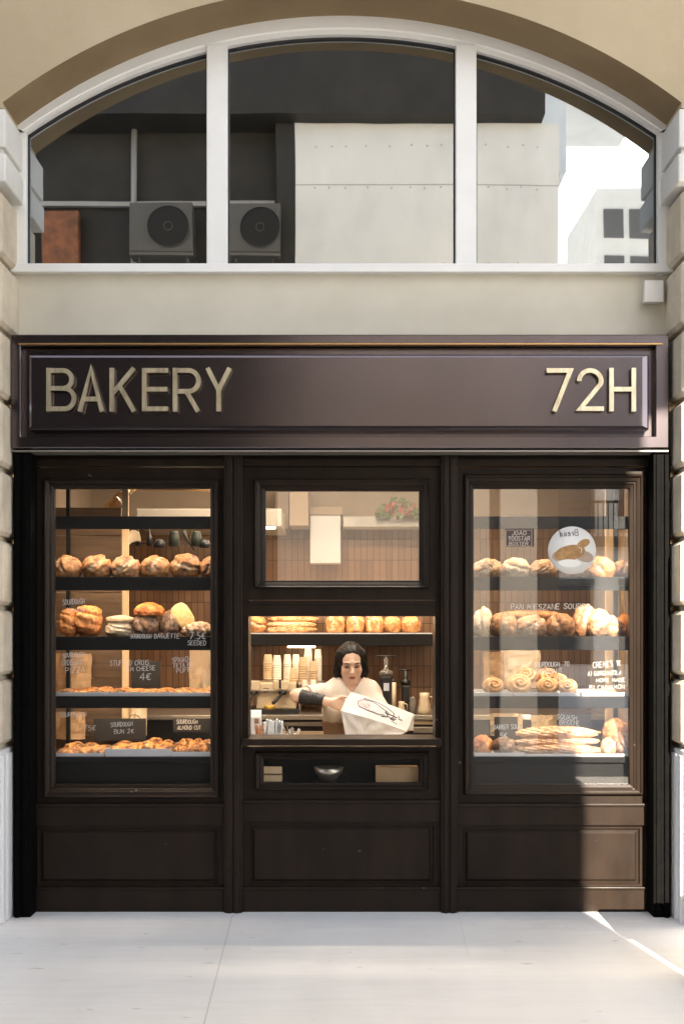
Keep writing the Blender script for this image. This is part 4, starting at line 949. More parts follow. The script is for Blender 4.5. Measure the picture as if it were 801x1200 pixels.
bc=thing('back_counter',(0,1.9,0),'steel and wood back counter with drawers behind the server','counter')
ZBC=Z(838,1.55)
m=MB(); m.box(-1.6,1.85,1.55,2.22,ZBC-.035,ZBC,.004); m.build('counter_top',M_steel,bc)
m=MB(); m.box(-1.6,1.85,1.6,2.2,0.01,ZBC-.036); m.build('counter_body',M_blackplastic,bc)
for k,(xa,xb) in enumerate(((282,384),(484,520))):
    for (ya,yb,mm) in (((846,851,M_steel),(857,871,M_counter)) if k==0 else ((842,849,M_cream),(852,859,M_steel),(862,874,M_counter))):
        m=MB(); m.box(X(xa,1.58),X(xb,1.58),1.575,1.599,Z(yb,1.58),Z(ya,1.58),.003); m.build('drawer_front',mm,bc)
fc=thing('front_counter',(0,.4,0),'dark service counter just inside the hatch sill','counter')
m=MB(); m.box(X(286),X(514),.21,.66,.865,.9,.004); m.build('counter_top',M_counter,fc)
m=MB(); m.box(X(290),X(510),.24,.62,.01,.8645); m.build('counter_body',M_shelf,fc)
ZFC=.9005
cr=thing('wooden_crate',(X(318,.1),.14,Z(917,.1)),'small wooden crate behind the low window under the hatch','crate')
m=MB(); zq=Z(916,.1)
m.box(X(309,.1),X(330,.1),.10,.115,zq,zq+.035,.002); m.box(X(309,.1),X(330,.1),.10,.115,zq+.045,zq+.085,.002); m.build('slats',M_wood,cr)
m=MB(); m.box(X(309,.1),X(330,.1),.116,.21,zq,zq+.07); m.build('crate_body',M_tanwood,cr)
bw=thing('steel_bowl',(X(385,.12),.14,Z(917,.12)),'shiny mixing bowl behind the low window under the hatch','bowl')
m=MB(); m.lathe([(0,0),(.035,0),(.075,.05),(.085,.085),(.082,.085),(.07,.05),(.03,.006),(0,.006)],(X(385,.12),.145,Z(917,.12)),24,close=False); m.build('bowl_body',M_steel,bw)
tb=MB(); tb.box(X(440,.1),X(490,.1),.10,.2,Z(917,.1),Z(899,.1),.004); tag(tb.build('storage_box',M_kraft,origin=(X(465,.1),.15,Z(917,.1))),'brown cardboard box at the right behind the low window','box')


# espresso machine
YE=1.58
em=thing('espresso_machine',(X(320,YE),1.8,ZBC),'cream two group espresso machine at the left of the back counter','espresso machine')
def bx(x0,x1,y0,y1,Ya,Yb,bev=.006,mi=0,mb=None):
    mb=mb or MB(); mb.box(X(x0,Ya),X(x1,Ya),Ya,Yb,Z(y1,Ya),Z(y0,Ya),bev,mi); return mb
bx(300,347,800,831,1.66,2.05,.01).build('body',M_cream,em)
bx(289,304,798,809,1.60,1.66,.006).build('group_head',M_cream,em); bx(320,338,798,809,1.60,1.66,.006).build('group_head',M_cream,em)
for x in (293,328): bx(x-1.2,x+1.2,797,807,1.594,1.5995,.001).build('dial',M_blackplastic,em)
bx(288,352,808,810.5,1.63,1.655,.003).build('trim',M_steel,em)
m=MB(); m.tube([(X(331,1.6),1.6,Z(813,1.6)),(X(323,1.56),1.56,Z(821,1.56)),(X(320,1.54),1.53,Z(824,1.54))],[.008,.014,.013],10); m.lathe([(0,0),(.03,0),(.03,.025),(0,.025)],(X(331,1.62),1.63,Z(814,1.62)),16,close=False); m.build('portafilter',M_blackplastic,em)
m=MB(); m.tube([(X(297,1.6),1.6,Z(813,1.6)),(X(292,1.56),1.55,Z(820,1.56))],[.008,.013],10); m.lathe([(0,0),(.03,0),(.03,.025),(0,.025)],(X(297,1.62),1.63,Z(814,1.62)),16,close=False); m.build('portafilter',M_blackplastic,em)
m=MB(); Yb=1.659; m.ribbon([(X(309,Yb),Z(811,Yb)),(X(314,Yb),Z(811,Yb)),(X(314,Yb),Z(806.5,Yb)),(X(309,Yb),Z(806.5,Yb))],.005,Yb-.002,Yb,closed=True); m.build('badge',M_ink,em)
bx(288,350,831.5,837.3,1.62,2.05,.004).build('drip_tray',M_blackplastic,em)
m=MB(); m.lathe([(0,0),(.035,0),(.04,.03),(.036,.032),(0,.03)],(X(316,1.64),1.66,Z(832,1.64)),18,close=False); m.build('cup_bowl',mat('yellow_bowl',(.65,.40,.06),.4),em)
# cup stacks on top of the machine and on counter
def cups(x,yb,yt,wpx,Y,m,label):
    sc=(Y-CAMY)/FPX; h=(yb-yt)*sc; r=wpx*sc/2
    o=thing('cup_stack',(X(x,Y),Y,Z(yb,Y)),label,'paper cups','stacks of upturned paper cups')
    k=max(2,int(h/.016)); 
    mb=MB(); z=0; prof=[(0,0)]
    # upturned stack: rims below, one closed base at the top
    for i in range(k-3):
        z0=h*i/k; prof+=[(r*1.03,z0),(r*1.04,z0+.003),(r*.97,z0+.005),(r*.955,h*(i+1)/k-.001)]
    prof+=[(r*.93,h*(k-3)/k+.004),(r*.74,h-.002),(r*.72,h),(r*.6,h-.004),(0,h-.004)]
    mb.lathe(prof,(X(x,Y),Y,Z(yb,Y)),20,close=False); mb.build('cups',m,o)
ztop=800
for x,yb,yt,w,Y,mm,lb in [(314,796,767,11.5,1.80,M_cupk,'kraft cup stack at the far left of the machine top'),(324.5,796,768,10.5,1.80,M_cup,'white cup stack second from left on the machine top'),
 (336.5,797,767,9.5,1.92,M_cup,'white cup stack third from left, behind a short one'),(346.5,797,767,9,1.95,M_cup,'white cup stack behind the kraft cups'),
 (341,799,784,9.5,1.76,M_cup,'short white cup stack in front of the third stack'),(344,800,783,10,1.74,M_cupk,'short kraft cup stack in front of the white ones'),
 (355,800,770,11.5,1.76,M_cupk,'tall pale kraft cup stack in the middle of the group'),(361,798,759,9.5,1.92,M_cup,'tallest white cup stack of all'),
 (367,800,775,11,1.76,M_cupk,'kraft cup stack near the woman'),(372.5,798,761,9,1.92,M_cup,'tall white cup stack nearest the woman'),
 (357,815,797,8,1.66,M_cup,'low white cup pair beside the machine'),(367,815,797,8,1.66,M_cup,'low white cup pair next to the woman')]:
    cups(x,yb,yt,w,Y,mm,lb)
wrack=MB(); wrack.box(X(349,1.74),X(380,1.74),1.72,2.1,Z(803,1.74),Z(800.3,1.74),.003); wrack.box(X(349.5,1.74),X(352,1.74),1.75,2.05,ZBC,Z(803,1.74)-.0005); wrack.box(X(377,1.74),X(379.5,1.74),1.75,2.05,ZBC,Z(803,1.74)-.0005)
tag(wrack.build('cup_rack',M_steel,origin=(X(364,1.74),1.9,ZBC)),'steel rack carrying cup stacks right of the espresso machine','rack')

# grinders, jugs, canister
def grinder(x,yt,ytop,label,w,Y,lbl):
    o=thing('coffee_grinder',(X(x,Y),Y,ZBC),label,'grinder'); sc=(Y-CAMY)/FPX; c=(X(x,Y),Y,0); hb=Z(yt,Y)
    m=MB(); m.box(X(x-w/2,Y),X(x+w/2,Y),Y-.07,Y+.09,ZBC,hb,.012,seg=3); m.build('body',M_blackplastic,o)
    m=MB(); m.lathe([(0,hb+.0005),(w*.62*sc,hb+.0005),(w*.66*sc,hb+.03),(w*.3*sc,hb+.045),(.014,hb+.05),(.016,Z(ytop,Y)-.01),(0,Z(ytop,Y)-.01)],(c[0],Y,0),18,close=False); m.build('hopper',M_glassware if lbl else M_blackplastic,o)
    m=MB(); m.tube([(X(x-11*(1 if lbl else .7),Y),Y,Z(ytop,Y)),(X(x+11*(1 if lbl else .7),Y),Y,Z(ytop,Y))],.006); m.tube([(c[0],Y,hb+.04),(c[0],Y,Z(ytop,Y)+.004)],.005); m.build('top_bar',M_blackplastic,o)
    if lbl:
        m=MB(); m.box(X(x-3.2,Y),X(x+3.2,Y),Y-.078,Y-.0705,Z(809,Y),Z(800,Y),.001); m.build('display',mat('pale_display',(.5,.52,.6),.4),o)
grinder(452,792,769,'black coffee grinder with a clear hopper beside the woman',13,1.7,1)
grinder(475,803,785,'smaller dark grinder on a stand right of the black grinder',9,1.75,0)
o=thing('canister',(X(460.5,1.66),1.66,ZBC),'tall slim cream canister between the two grinders','canister')
m=MB(); m.lathe([(0,0),(.02,0),(.02,Z(799,1.66)-ZBC),(0,Z(799,1.66)-ZBC)],(X(460.5,1.66),1.66,ZBC),16,close=False); m.build('canister_body',M_cream,o)
m=MB(); m.lathe([(0,0),(.021,0),(.021,.016),(0,.018)],(X(460.5,1.66),1.66,Z(799,1.66)+.0005),16,close=False); m.build('cap',M_blackplastic,o)
def jug(x,yt,w,Y,mt,label,hs=1):
    sc=(Y-CAMY)/FPX; h=Z(yt,Y)-ZBC; r=w*sc/2
    o=thing('milk_jug',(X(x,Y),Y,ZBC),label,'jug')
    m=MB(); m.lathe([(0,0),(r,0),(r*1.02,h*.2),(r*.72,h*.8),(r*.78,h),(r*.73,h),(r*.67,h*.8),(r*.9,.006),(0,.006)],(X(x,Y),Y,ZBC),20,close=False); m.build('jug_body',mt,o)
    m=MB(); m.tube([(X(x,Y)+r*.72,Y,ZBC+h*.85),(X(x,Y)+r*1.5,Y,ZBC+h*.75),(X(x,Y)+r*1.5,Y,ZBC+h*.35),(X(x,Y)+r*.98,Y,ZBC+h*.25)],.005); m.build('handle',mt,o)
jug(497,812,15,1.62,M_cream,'cream milk jug at the right end of the back counter')
jug(483,817,10,1.66,M_glassware,'small glass jug left of the cream milk jug')
jug(470,822,9,1.64,M_cream,'short cream cup jug behind the paper bag')

# items on the front counter
o=thing('milk_carton',(X(298,.5),.5,ZFC),'white milk carton with a gabled top at the left of the hatch','carton')
xa,xb=X(291,.5),X(306,.5); zt=Z(840,.5); zr_=Z(832,.5)
m=MB(); m.box(xa,xb,.47,.55,ZFC,zt,.003); m.add([(xa,.47,zt+.0005),(xb,.47,zt+.0005),(xb,.55,zt+.0005),(xa,.55,zt+.0005),(xa,.51,zr_),(xb,.51,zr_)],[[0,1,5,4],[2,3,4,5],[0,4,3],[1,2,5],[3,2,1,0]]); m.build('carton_body',M_paper,o)
m=MB(); m.box(X(298,.47),X(303,.47),.468,.4697,Z(848,.47),Z(842,.47)); m.build('print',mat('label_brown',(.25,.15,.1),.7),o)
o=thing('napkin_holder',(X(321,.42),.42,ZFC),'holder packed with blue and white folded napkins','napkins')
rnd=random.Random(2)
m=MB(); m.box(X(308,.42),X(333,.42),.40,.46,ZFC,ZFC+.05,.003); m.build('holder',M_steel,o)
for k in range(12):
    xk=310+k*1.85; m=MB(); an=rnd.uniform(-.12,.12)
    m.box(-.005,.005,-.035,.035,0,.115+rnd.uniform(0,.02),.002,M=Matrix.Translation((X(xk,.42),.43,ZFC+.0515))@Matrix.Rotation(an,4,'Y'))
    p=m.build('napkin',M_napkin if k%3 else M_paper,o)
    p.location.z -= .05
o=thing('sugar_box',(X(297,.36),.36,ZFC),'open box of white and brown sugar sachets','sugar box')
m=MB(); m.box(X(290,.36),X(305,.36),.33,.39,ZFC,ZFC+.045,.002); m.build('box',M_paper,o)
for k in range(7):
    m=MB(); m.box(-.012,.012,-.002,.002,0,.06,.0008,M=Matrix.Translation((X(291.5+k*2,.36),.345+.006*(k%3),ZFC+.0455))@Matrix.Rotation(rnd.uniform(-.4,.4),4,'Y')@Matrix.Rotation(rnd.uniform(-.4,.4),4,'Z')); m.build('sachet',M_paper if k%2 else mat('sachet_brown',(.45,.2,.1),.7),o)
o=thing('stick_cup',(X(342,.4),.4,ZFC),'low cup bristling with wooden stirring sticks','stick cup')
m=MB(); m.lathe([(0,0),(.034,0),(.04,.05),(.036,.05),(.03,.005),(0,.005)],(X(342,.4),.4,ZFC),18,close=False); m.build('cup',M_cup,o)
for k in range(16):
    a=rnd.random()*6.28; m=MB(); c=Vector((X(342,.4)+.016*math.cos(a),.4+.016*math.sin(a),ZFC+.01)); e=c+Vector((.035*math.cos(a),.02*math.sin(a),.065+rnd.random()*.02)); m.tube([c,e],.003,6); m.build('stick',M_paper if k%2 else M_tanwood,o)

# ================================================================== PERSON
class SDF:
    def __init__(s, lo, hi, h):
        s.lo=np.array(lo,np.float32); s.h=h; s.n=np.ceil((np.array(hi)-np.array(lo))/h).astype(int)+1
        s.d=np.full(tuple(s.n), 1., np.float32)
    def region(s, lo, hi):
        a=np.maximum(np.floor((np.array(lo)-s.lo)/s.h).astype(int),0); b=np.minimum(np.ceil((np.array(hi)-s.lo)/s.h).astype(int)+1,s.n)
        if np.any(b<=a): return None
        sl=tuple(slice(a[i],b[i]) for i in range(3))
        g_=[ (s.lo[i]+s.h*np.arange(a[i],b[i])).astype(np.float32) for i in range(3)]
        return sl, np.meshgrid(*g_, indexing='ij')
    def comb(s, sl, d, k, sub=False):
        o=s.d[sl]
        if sub: a=o; b=-d; hh=np.clip(.5+.5*(a-b)/k,0,1) if k>0 else None; s.d[sl]=np.maximum(a,b) if k<=0 else (b*(1-hh)+a*hh+k*hh*(1-hh))
        else:
            if k<=0: s.d[sl]=np.minimum(o,d)
            else:
                hh=np.clip(.5+.5*(o-d)/k,0,1); s.d[sl]=o*(1-hh)+d*hh-k*hh*(1-hh)
    def cone(s, a, b, ra, rb, k=.01, sub=False):
        a=np.array(a,float); b=np.array(b,float); m=max(ra,rb)+max(k,0)*1.5+.02
        r=s.region(np.minimum(a,b)-m, np.maximum(a,b)+m)
        if r is None: return s
        sl,(gx,gy,gz)=r; ab=b-a; L2=float(ab@ab)+1e-9
        t=np.clip(((gx-a[0])*ab[0]+(gy-a[1])*ab[1]+(gz-a[2])*ab[2])/L2,0,1)
        d=np.sqrt((gx-a[0]-t*ab[0])**2+(gy-a[1]-t*ab[1])**2+(gz-a[2]-t*ab[2])**2)-(ra+(rb-ra)*t)
        s.comb(sl,d,k,sub); return s
    def ell(s, c, r, k=.01, M=None, sub=False):
        c=np.array(c,float); r=np.array(r,float); m=float(r.max())+max(k,0)*1.5+.02
        q=s.region(c-m,c+m)
        if q is None: return s
        sl,(gx,gy,gz)=q; x,y,z=gx-c[0],gy-c[1],gz-c[2]
        if M is not None:
            x,y,z=[M[0][i]*x+M[1][i]*y+M[2][i]*z for i in range(3)]
        k0=np.sqrt((x/r[0])**2+(y/r[1])**2+(z/r[2])**2); k1=np.sqrt((x/r[0]**2)**2+(y/r[1]**2)**2+(z/r[2]**2)**2)+1e-9
        d=k0*(k0-1)/k1; s.comb(sl,d,k,sub); return s
    def mesh(s):
        d=s.d; n=d.shape; ins=d<0
        c=np.zeros((n[0]-1,n[1]-1,n[2]-1),np.uint8)
        for i in (0,1):
            for j in (0,1):
                for k in (0,1): c+=ins[i:n[0]-1+i,j:n[1]-1+j,k:n[2]-1+k]
        act=(c>0)&(c<8); idx=np.full(act.shape,-1,np.int32); cells=np.argwhere(act); idx[act]=np.arange(len(cells))
        acc=np.zeros((len(cells),3)); cnt=np.zeros(len(cells))
        I,J,K=cells.T
        for ax in range(3):
            for u in (0,1):
                for w in (0,1):
                    o=[0,0,0]; oth=[q for q in range(3) if q!=ax]; o[oth[0]]=u; o[oth[1]]=w
                    e=list(o); e[ax]=1
                    d0=d[I+o[0],J+o[1],K+o[2]]; d1=d[I+e[0],J+e[1],K+e[2]]; cr=(d0<0)!=(d1<0)
                    t=np.where(cr,d0/(d0-d1+1e-12),0)
                    p=np.zeros((len(cells),3)); p[:,oth[0]]=u; p[:,oth[1]]=w; p[:,ax]=t
                    acc[cr]+=p[cr]; cnt[cr]+=1
        V=s.lo+(cells+acc/np.maximum(cnt,1)[:,None])*s.h
        Fs=[]
        for ax in range(3):
            a0=[slice(1,n[q]-1) for q in range(3)]; a0[ax]=slice(0,n[ax]-1); a1=list(a0); a1[ax]=slice(1,n[ax])
            A=ins[tuple(a0)]; Bq=ins[tuple(a1)]; cr=np.argwhere(A!=Bq)
            base=cr.copy(); 
            for q in range(3):
                if q!=ax: base[:,q]+=1
            oth=[q for q in range(3) if q!=ax]; q4=[]
            for (u,w) in ((1,1),(0,1),(0,0),(1,0)):
                cc=base.copy(); cc[:,oth[0]]-=u; cc[:,oth[1]]-=w; q4.append(idx[cc[:,0],cc[:,1],cc[:,2]])
            q4=np.stack(q4,1); ia=A[tuple(cr.T)]; fl=ia if ax!=1 else ~ia
            q4[~fl]=q4[~fl][:,::-1]; Fs.append(q4)
        return V, np.concatenate(Fs)
def sdf_obj(sd, name, mats, parent, smooth=2, colour=None):
    V,F=sd.mesh(); F=F[(F>=0).all(1)]
    me=bpy.data.meshes.new(name); o=np.array(parent.location)
    for _ in range(smooth):   # light laplacian
        acc=np.zeros_like(V); cn=np.zeros(len(V))
        for a,b in ((0,1),(1,2),(2,3),(3,0)):
            np.add.at(acc,F[:,a],V[F[:,b]]); np.add.at(acc,F[:,b],V[F[:,a]]); np.add.at(cn,F[:,a],1); np.add.at(cn,F[:,b],1)
        V=V*.5+.5*acc/np.maximum(cn,1)[:,None]
    me.from_pydata((V-o).tolist(),[],F.tolist())
    for m in (mats if isinstance(mats,list) else [mats]): me.materials.append(m)
    me.polygons.foreach_set('use_smooth',[True]*len(me.polygons))
    if colour is not None:
        at=me.color_attributes.new('tone','FLOAT_COLOR','POINT'); at.data.foreach_set('color',colour(V).astype(np.float32).ravel())
    bm=bmesh.new(); bm.from_mesh(me); bmesh.ops.recalc_face_normals(bm,faces=bm.faces[:]); bm.to_mesh(me); bm.free()
    ob=bpy.data.objects.new(name,me); COL.objects.link(ob); ob.parent=parent; return ob
YWm=.92
def wp(x,y,Y): return np.array((X(x,Y),Y,Z(y,Y)))
woman=thing('person',(X(411,YWm),YWm,0),'woman with dark hair in a cream v neck top packing bread into a white bag','person')
Hc=np.array((X(411,YWm-.02),YWm-.03,Z(777.5,YWm-.02)))
pit=R(14); yaw=R(4); rol=R(-2)
Rm=(Matrix.Rotation(yaw,3,'Z')@Matrix.Rotation(rol,3,'Y')@Matrix.Rotation(pit,3,'X'))
# local: x right, y forward(-Y world), z up
HL=1.07
def hp(x,y,z):
    v=Rm@Vector((x*HL,-y*HL,z*HL)); return Hc+np.array(v)
RM=[[Rm[i][j] for j in range(3)] for i in range(3)]
def er(x,y,z): return np.array((x,y,z))*HL
shR=wp(382,810,YWm); shL_=wp(437,811,YWm)            # image-left, image-right shoulder joints
elR=wp(347,815,.76); wrR=wp(388,823,.70); haR=wp(402,827,.67)
elL=wp(447,836,.84); wrL=wp(432,846,.72); haL=wp(424,848,.69)
nb=np.array((X(411.5,YWm),YWm+.015,Z(806,YWm)))
def torso(sd, off=0.):
    cx=X(410.5,YWm)
    sd.ell((cx,YWm+.02,1.06),(.165+off,.105+off,.21+off),.03)
    sd.ell((cx,YWm+.02,1.155),(.185+off,.085+off,.10+off),.05)
    sd.ell((cx,YWm+.02,.86),(.14+off,.1+off,.2+off),.06)
    sd.ell((cx,YWm+.03,.68),(.17+off,.115+off,.16+off),.06)
    for sx in (-1,1): sd.ell((cx+sx*.075,YWm-.06,1.05),(.07+off,.065+off,.07+off),.04)
    return sd
body=SDF((-.46,.50,-.0),(.46,1.16,1.56),.0042)
torso(body)
body.cone(nb+np.array((0,.012,-.02)), hp(0,-.024,-.06), .046,.040,.03)
body.cone(nb+np.array((-.10,.01,-.02)), nb+np.array((.10,.01,-.02)), .042,.042,.04)
for sh,el,wr in ((shR,elR,wrR),(shL_,elL,wrL)):
    body.cone(sh,el,.050,.040,.03); body.cone(el,wr,.040,.026,.015)
# head
body.ell(hp(0,-.012,.030),er(.073,.092,.086),.02,RM); body.ell(hp(0,.022,-.045),er(.052,.060,.072),.03,RM)
body.cone(hp(-.012,.060,-.098),hp(.012,.060,-.098),.019*HL,.019*HL,.02)
for sx in (-1,1):
    body.ell(hp(sx*.036,.052,-.030),er(.025,.022,.024),.02,RM)
    body.cone(hp(sx*.050,-.002,-.052),hp(sx*.014,.056,-.100),.014*HL,.012*HL,.02)
    body.cone(hp(sx*.012,.079,.022),hp(sx*.046,.066,.020),.009*HL,.007*HL,.01)
body.cone(hp(0,.078,.03),hp(0,.083,.0),.012*HL,.009*HL,.012)
for sx in (-1,1): body.ell(hp(sx*.030,.090,.004),er(.018,.014,.011),.008,RM,sub=True)
for sx in (-1,1): body.ell(hp(sx*.030,.067,.003),er(.016,.016,.014),.004,RM)
body.cone(hp(0,.083,.004),hp(0,.103,-.030),.0075*HL,.0115*HL,.007)
for sx in (-1,1):
    body.ell(hp(sx*.0105,.092,-.033),er(.008,.010,.007),.006,RM)
    body.ell(hp(sx*.075,-.008,-.008),er(.009,.02,.031),.006,RM)
body.ell(hp(0,.080,-.058),er(.023,.010,.006),.006,RM); body.ell(hp(0,.079,-.069),er(.019,.011,.007),.006,RM)
body.ell(hp(0,.092,-.0635),er(.022,.006,.0016),.003,RM,sub=True)
# hands
def hand(sd,wr,ha,up,side,curl):
    d=(ha-wr); L=np.linalg.norm(d); d=d/L; up=np.array(up,float); up-=d*(up@d); up/=np.linalg.norm(up); nn=np.cross(d,up)*side
    p0=wr+d*.01
    for q in (-1,-.33,.33,1): sd.cone(p0+up*q*.016, p0+d*.075+up*q*.030, .015,.0125,.012)
    fl=(.062,.072,.078,.068)
    for q,l in zip((-1,-.33,.33,1),fl):
        a=p0+d*.082+up*q*.030; d1=d*math.cos(curl*.5)+nn*math.sin(curl*.5); d2=d*math.cos(curl*1.4)+nn*math.sin(curl*1.4); d3=d*math.cos(curl*2.1)+nn*math.sin(curl*2.1)
        b_=a+d1*l*.45; c_=b_+d2*l*.32; e_=c_+d3*l*.25
        sd.cone(a,b_,.0092,.0085,.004); sd.cone(b_,c_,.0085,.0078,.002); sd.cone(c_,e_,.0078,.0065,.002)
    a=p0+d*.02+up*.026; b_=a+d*.028+up*.022+nn*.008; c_=b_+d*.03+up*.006+nn*.012
    sd.cone(a,b_,.0125,.0105,.008); sd.cone(b_,c_,.0102,.008,.003)
hand(body,wrR,haR,(0,.25,1),1,.35); hand(body,wrL,haL,(0,.3,1),-1,.4)
# legs
for sx in (-1,1):
    cx=X(410.5,YWm)+sx*.09
    body.cone((cx,YWm+.03,.66),(cx,YWm+.02,.38),.085,.055,.03); body.cone((cx,YWm+.02,.38),(cx,YWm+.04,.07),.052,.035,.02); body.cone((cx,YWm+.05,.035),(cx,YWm-.10,.028),.034,.028,.02)
skin=mat('skin',(.56,.34,.235),.5,sss=.0)
nt=skin.node_tree; at=nt.nodes.new('ShaderNodeAttribute'); at.attribute_name='tone'; nt.links.new(at.outputs['Color'],nt.nodes['Principled BSDF'].inputs['Base Color'])
def skin_col(V):
    Ri=np.array(RM); loc=(V-Hc)@Ri/HL; lx,ly,lz=loc[:,0],-loc[:,1],loc[:,2]
    c=np.tile(np.array((.74,.51,.39)),(len(V),1)); front=ly>.03
    def bl(mask,col): 
        m=np.clip(mask,0,1)[:,None]; c[:]=c*(1-m)+np.array(col)*m
    def el(cx,cz,rx,rz,soft=.35): 
        r=np.sqrt(((np.abs(lx)-cx)/rx)**2+((lz-cz)/rz)**2); return np.where(front,(1-r)/soft+.0,0)
    bl(el(.036,-.03,.022,.02,.9)*.45,(.62,.30,.22))
    bl(el(0,-.0635,.024,.0105,.3)*.8,(.36,.10,.085))
    bl(el(.030,.006,.022,.013,.6)*.85,(.16,.075,.055))
    bl(el(.030,-.0035,.019,.0048,.35),(.012,.008,.007))
    bl(el(.031,.0225,.023,.0052,.35),(.025,.014,.010))
    return np.concatenate([c,np.ones((len(V),1))],1)
sdf_obj(body,'body',skin,woman,1,skin_col)
# hair
hair=SDF(Hc-.22,Hc+.2,.0045)
hair.ell(hp(0,-.018,.036),er(.083,.100,.092),.01,RM)
for sx in (-1,1):
    hair.cone(hp(sx*.066,-.005,.05),hp(sx*.080,-.012,-.05),.030*HL,.027*HL,.02); hair.cone(hp(sx*.078,-.015,-.05),hp(sx*.074,-.012,-.155),.027*HL,.018*HL,.02)
    hair.cone(hp(sx*.045,-.06,.0),hp(sx*.05,-.055,-.16),.045*HL,.03*HL,.03)
hair.ell(hp(0,.092,-.025),er(.0625,.090,.112),.010,RM,sub=True)
for sx in (-1,1): hair.ell(hp(sx*.021,.100,.040),er(.043,.060,.045),.014,RM,sub=True)
hair.cone(hp(0,.02,.128),hp(0,.075,.098),.004,.004,.006,sub=True)
sd=hair
gx,gy,gz=np.meshgrid(*[sd.lo[i]+sd.h*np.arange(sd.n[i]) for i in range(3)],indexing='ij')
sd.d+=(.0016*np.sin(gx*150+6*np.sin(gz*23)+gy*60)+.0010*np.sin(gx*330-gz*40+gy*210+4*np.sin(gz*17))).astype(np.float32)
sdf_obj(hair,'hair',M_hair,woman,1)
# top
top=SDF((-.44,.60,.60),(.44,1.14,1.34),.0048)
torso(top,.016)
top.cone(nb+np.array((-.10,.01,-.025)), nb+np.array((.10,.01,-.025)), .058,.058,.05)
top.cone(shR+np.array((.03,0,-.01)),shR+(elR-shR)*.80,.060,.060,.025); top.cone(shL_+np.array((-.03,0,-.01)),shL_+(elL-shL_)*.92,.062,.064,.025)
gx,gy,gz=np.meshgrid(*[top.lo[i]+top.h*np.arange(top.n[i]) for i in range(3)],indexing='ij')
top.d+=(.0026*np.sin(gx*52+gz*14+1.2*np.sin(gz*17))+.0014*np.sin(gx*90-gz*22)).astype(np.float32)
vn=nb+np.array((0,0,.0)); depth=.115      # v neck wedge and neck hole
zz=gz-(vn[2]-.035); wv=np.clip(zz,0,None)*.72
cut=np.maximum(np.abs(gx-vn[0])-wv, gy-(YWm+.03)).astype(np.float32); top.d=np.maximum(top.d,-cut)
rr=np.sqrt((gx-vn[0])**2+((gy-vn[1]-.01)*1.1)**2)-.066; top.d=np.maximum(top.d,-np.maximum(rr,(vn[2]-.01)-gz).astype(np.float32))
def endcut(sd,p,q):   # open sleeve end
    n_=(q-p)/np.linalg.norm(q-p); s_=(gx-q[0])*n_[0]+(gy-q[1])*n_[1]+(gz-q[2])*n_[2]
    near=np.sqrt((gx-q[0])**2+(gy-q[1])**2+(gz-q[2])**2)-.12
    sd.d=np.maximum(sd.d,-np.maximum(-s_,near).astype(np.float32))
endcut(top,shR,shR+(elR-shR)*.66); endcut(top,shL_,shL_+(elL-shL_)*.95)
top.d=np.maximum(top.d,(.70-gz).astype(np.float32))
sdf_obj(top,'cream_top',M_shirt,woman,1)
ap=SDF((-.3,.66,.35),(.36,1.16,1.04),.006); torso(ap,.026); ap.ell((X(410.5,YWm),YWm+.02,.5),(.2,.15,.28),.08)
gx,gy,gz=np.meshgrid(*[ap.lo[i]+ap.h*np.arange(ap.n[i]) for i in range(3)],indexing='ij')
ap.d=np.maximum(ap.d,np.maximum(gz-.985,.40-gz).astype(np.float32)); ap.d+=(.003*np.sin(gx*50+gz*12)).astype(np.float32)
sdf_obj(ap,'apron',M_apron,woman,1)
sv=SDF(np.minimum(elR,wrR)-.09,np.maximum(elR,wrR)+.09,.004); dd=wrR-elR
sv.cone(elR+dd*.12,elR+dd*.80,.047,.036,.0)
gx,gy,gz=np.meshgrid(*[sv.lo[i]+sv.h*np.arange(sv.n[i]) for i in range(3)],indexing='ij')
tt=((gx-elR[0])*dd[0]+(gy-elR[1])*dd[1]+(gz-elR[2])*dd[2])/float(dd@dd)
sv.d=np.maximum(sv.d,np.maximum(.12-tt,tt-.78).astype(np.float32)*.2); sv.d+=(.0016*np.sin(tt*70)).astype(np.float32)
sdf_obj(sv,'arm_sleeve',M_sleeve,woman,1)
tr=SDF((-.3,.7,.0),(.36,1.16,.72),.008)
for sx in (-1,1):
    cx=X(410.5,YWm)+sx*.09; tr.cone((cx,YWm+.03,.64),(cx,YWm+.02,.38),.098,.07,.02); tr.cone((cx,YWm+.02,.38),(cx,YWm+.04,.08),.068,.055,.02)
sdf_obj(tr,'trousers',M_trouser,woman,1)

# the bag
bag=thing('carrier_bag',(X(440,.6),.6,ZFC),'white paper carrier bag with a dark sketch tilted in the woman\'s hands','bag')
def q3(x,y,Y): return Vector((X(x,Y),Y,Z(y,Y)))
Lf=[q3(411,811,.68),q3(399,833,.52),q3(405,864,.50),q3(415,862,.68)]      # mouth: top-back, top-front, bottom-front, bottom-back
Rt=[q3(485,837,.68),q3(476,857,.53),q3(469,862,.51),q3(484,856,.66)]
mid_up=[Vector((0,0,.006)),Vector((0,-.012,.008)),Vector((0,0,-.002)),Vector((0,0,0))]
n=18;m_=14
mb=MB();V=[];F=[]
ring=[]
for i in range(n+1):
    u=i/n; pts=[]
    c=[Lf[k].lerp(Rt[k],u)+mid_up[k]*math.sin(math.pi*u) for k in range(4)]
    for k in range(4):
        for j in range(m_):
            v=j/m_; p=c[k].lerp(c[(k+1)%4],v)
            nz=Vector((u*4,k+v,2.)); amp=.015*math.sin(math.pi*v)
            p=p+Vector((.3*mnoise.noise(nz),mnoise.noise(nz*1.7+Vector((5,0,0))),mnoise.noise(nz*1.3)))*amp
            pts.append(p)
    ring.append(pts); V+=pts
K=4*m_
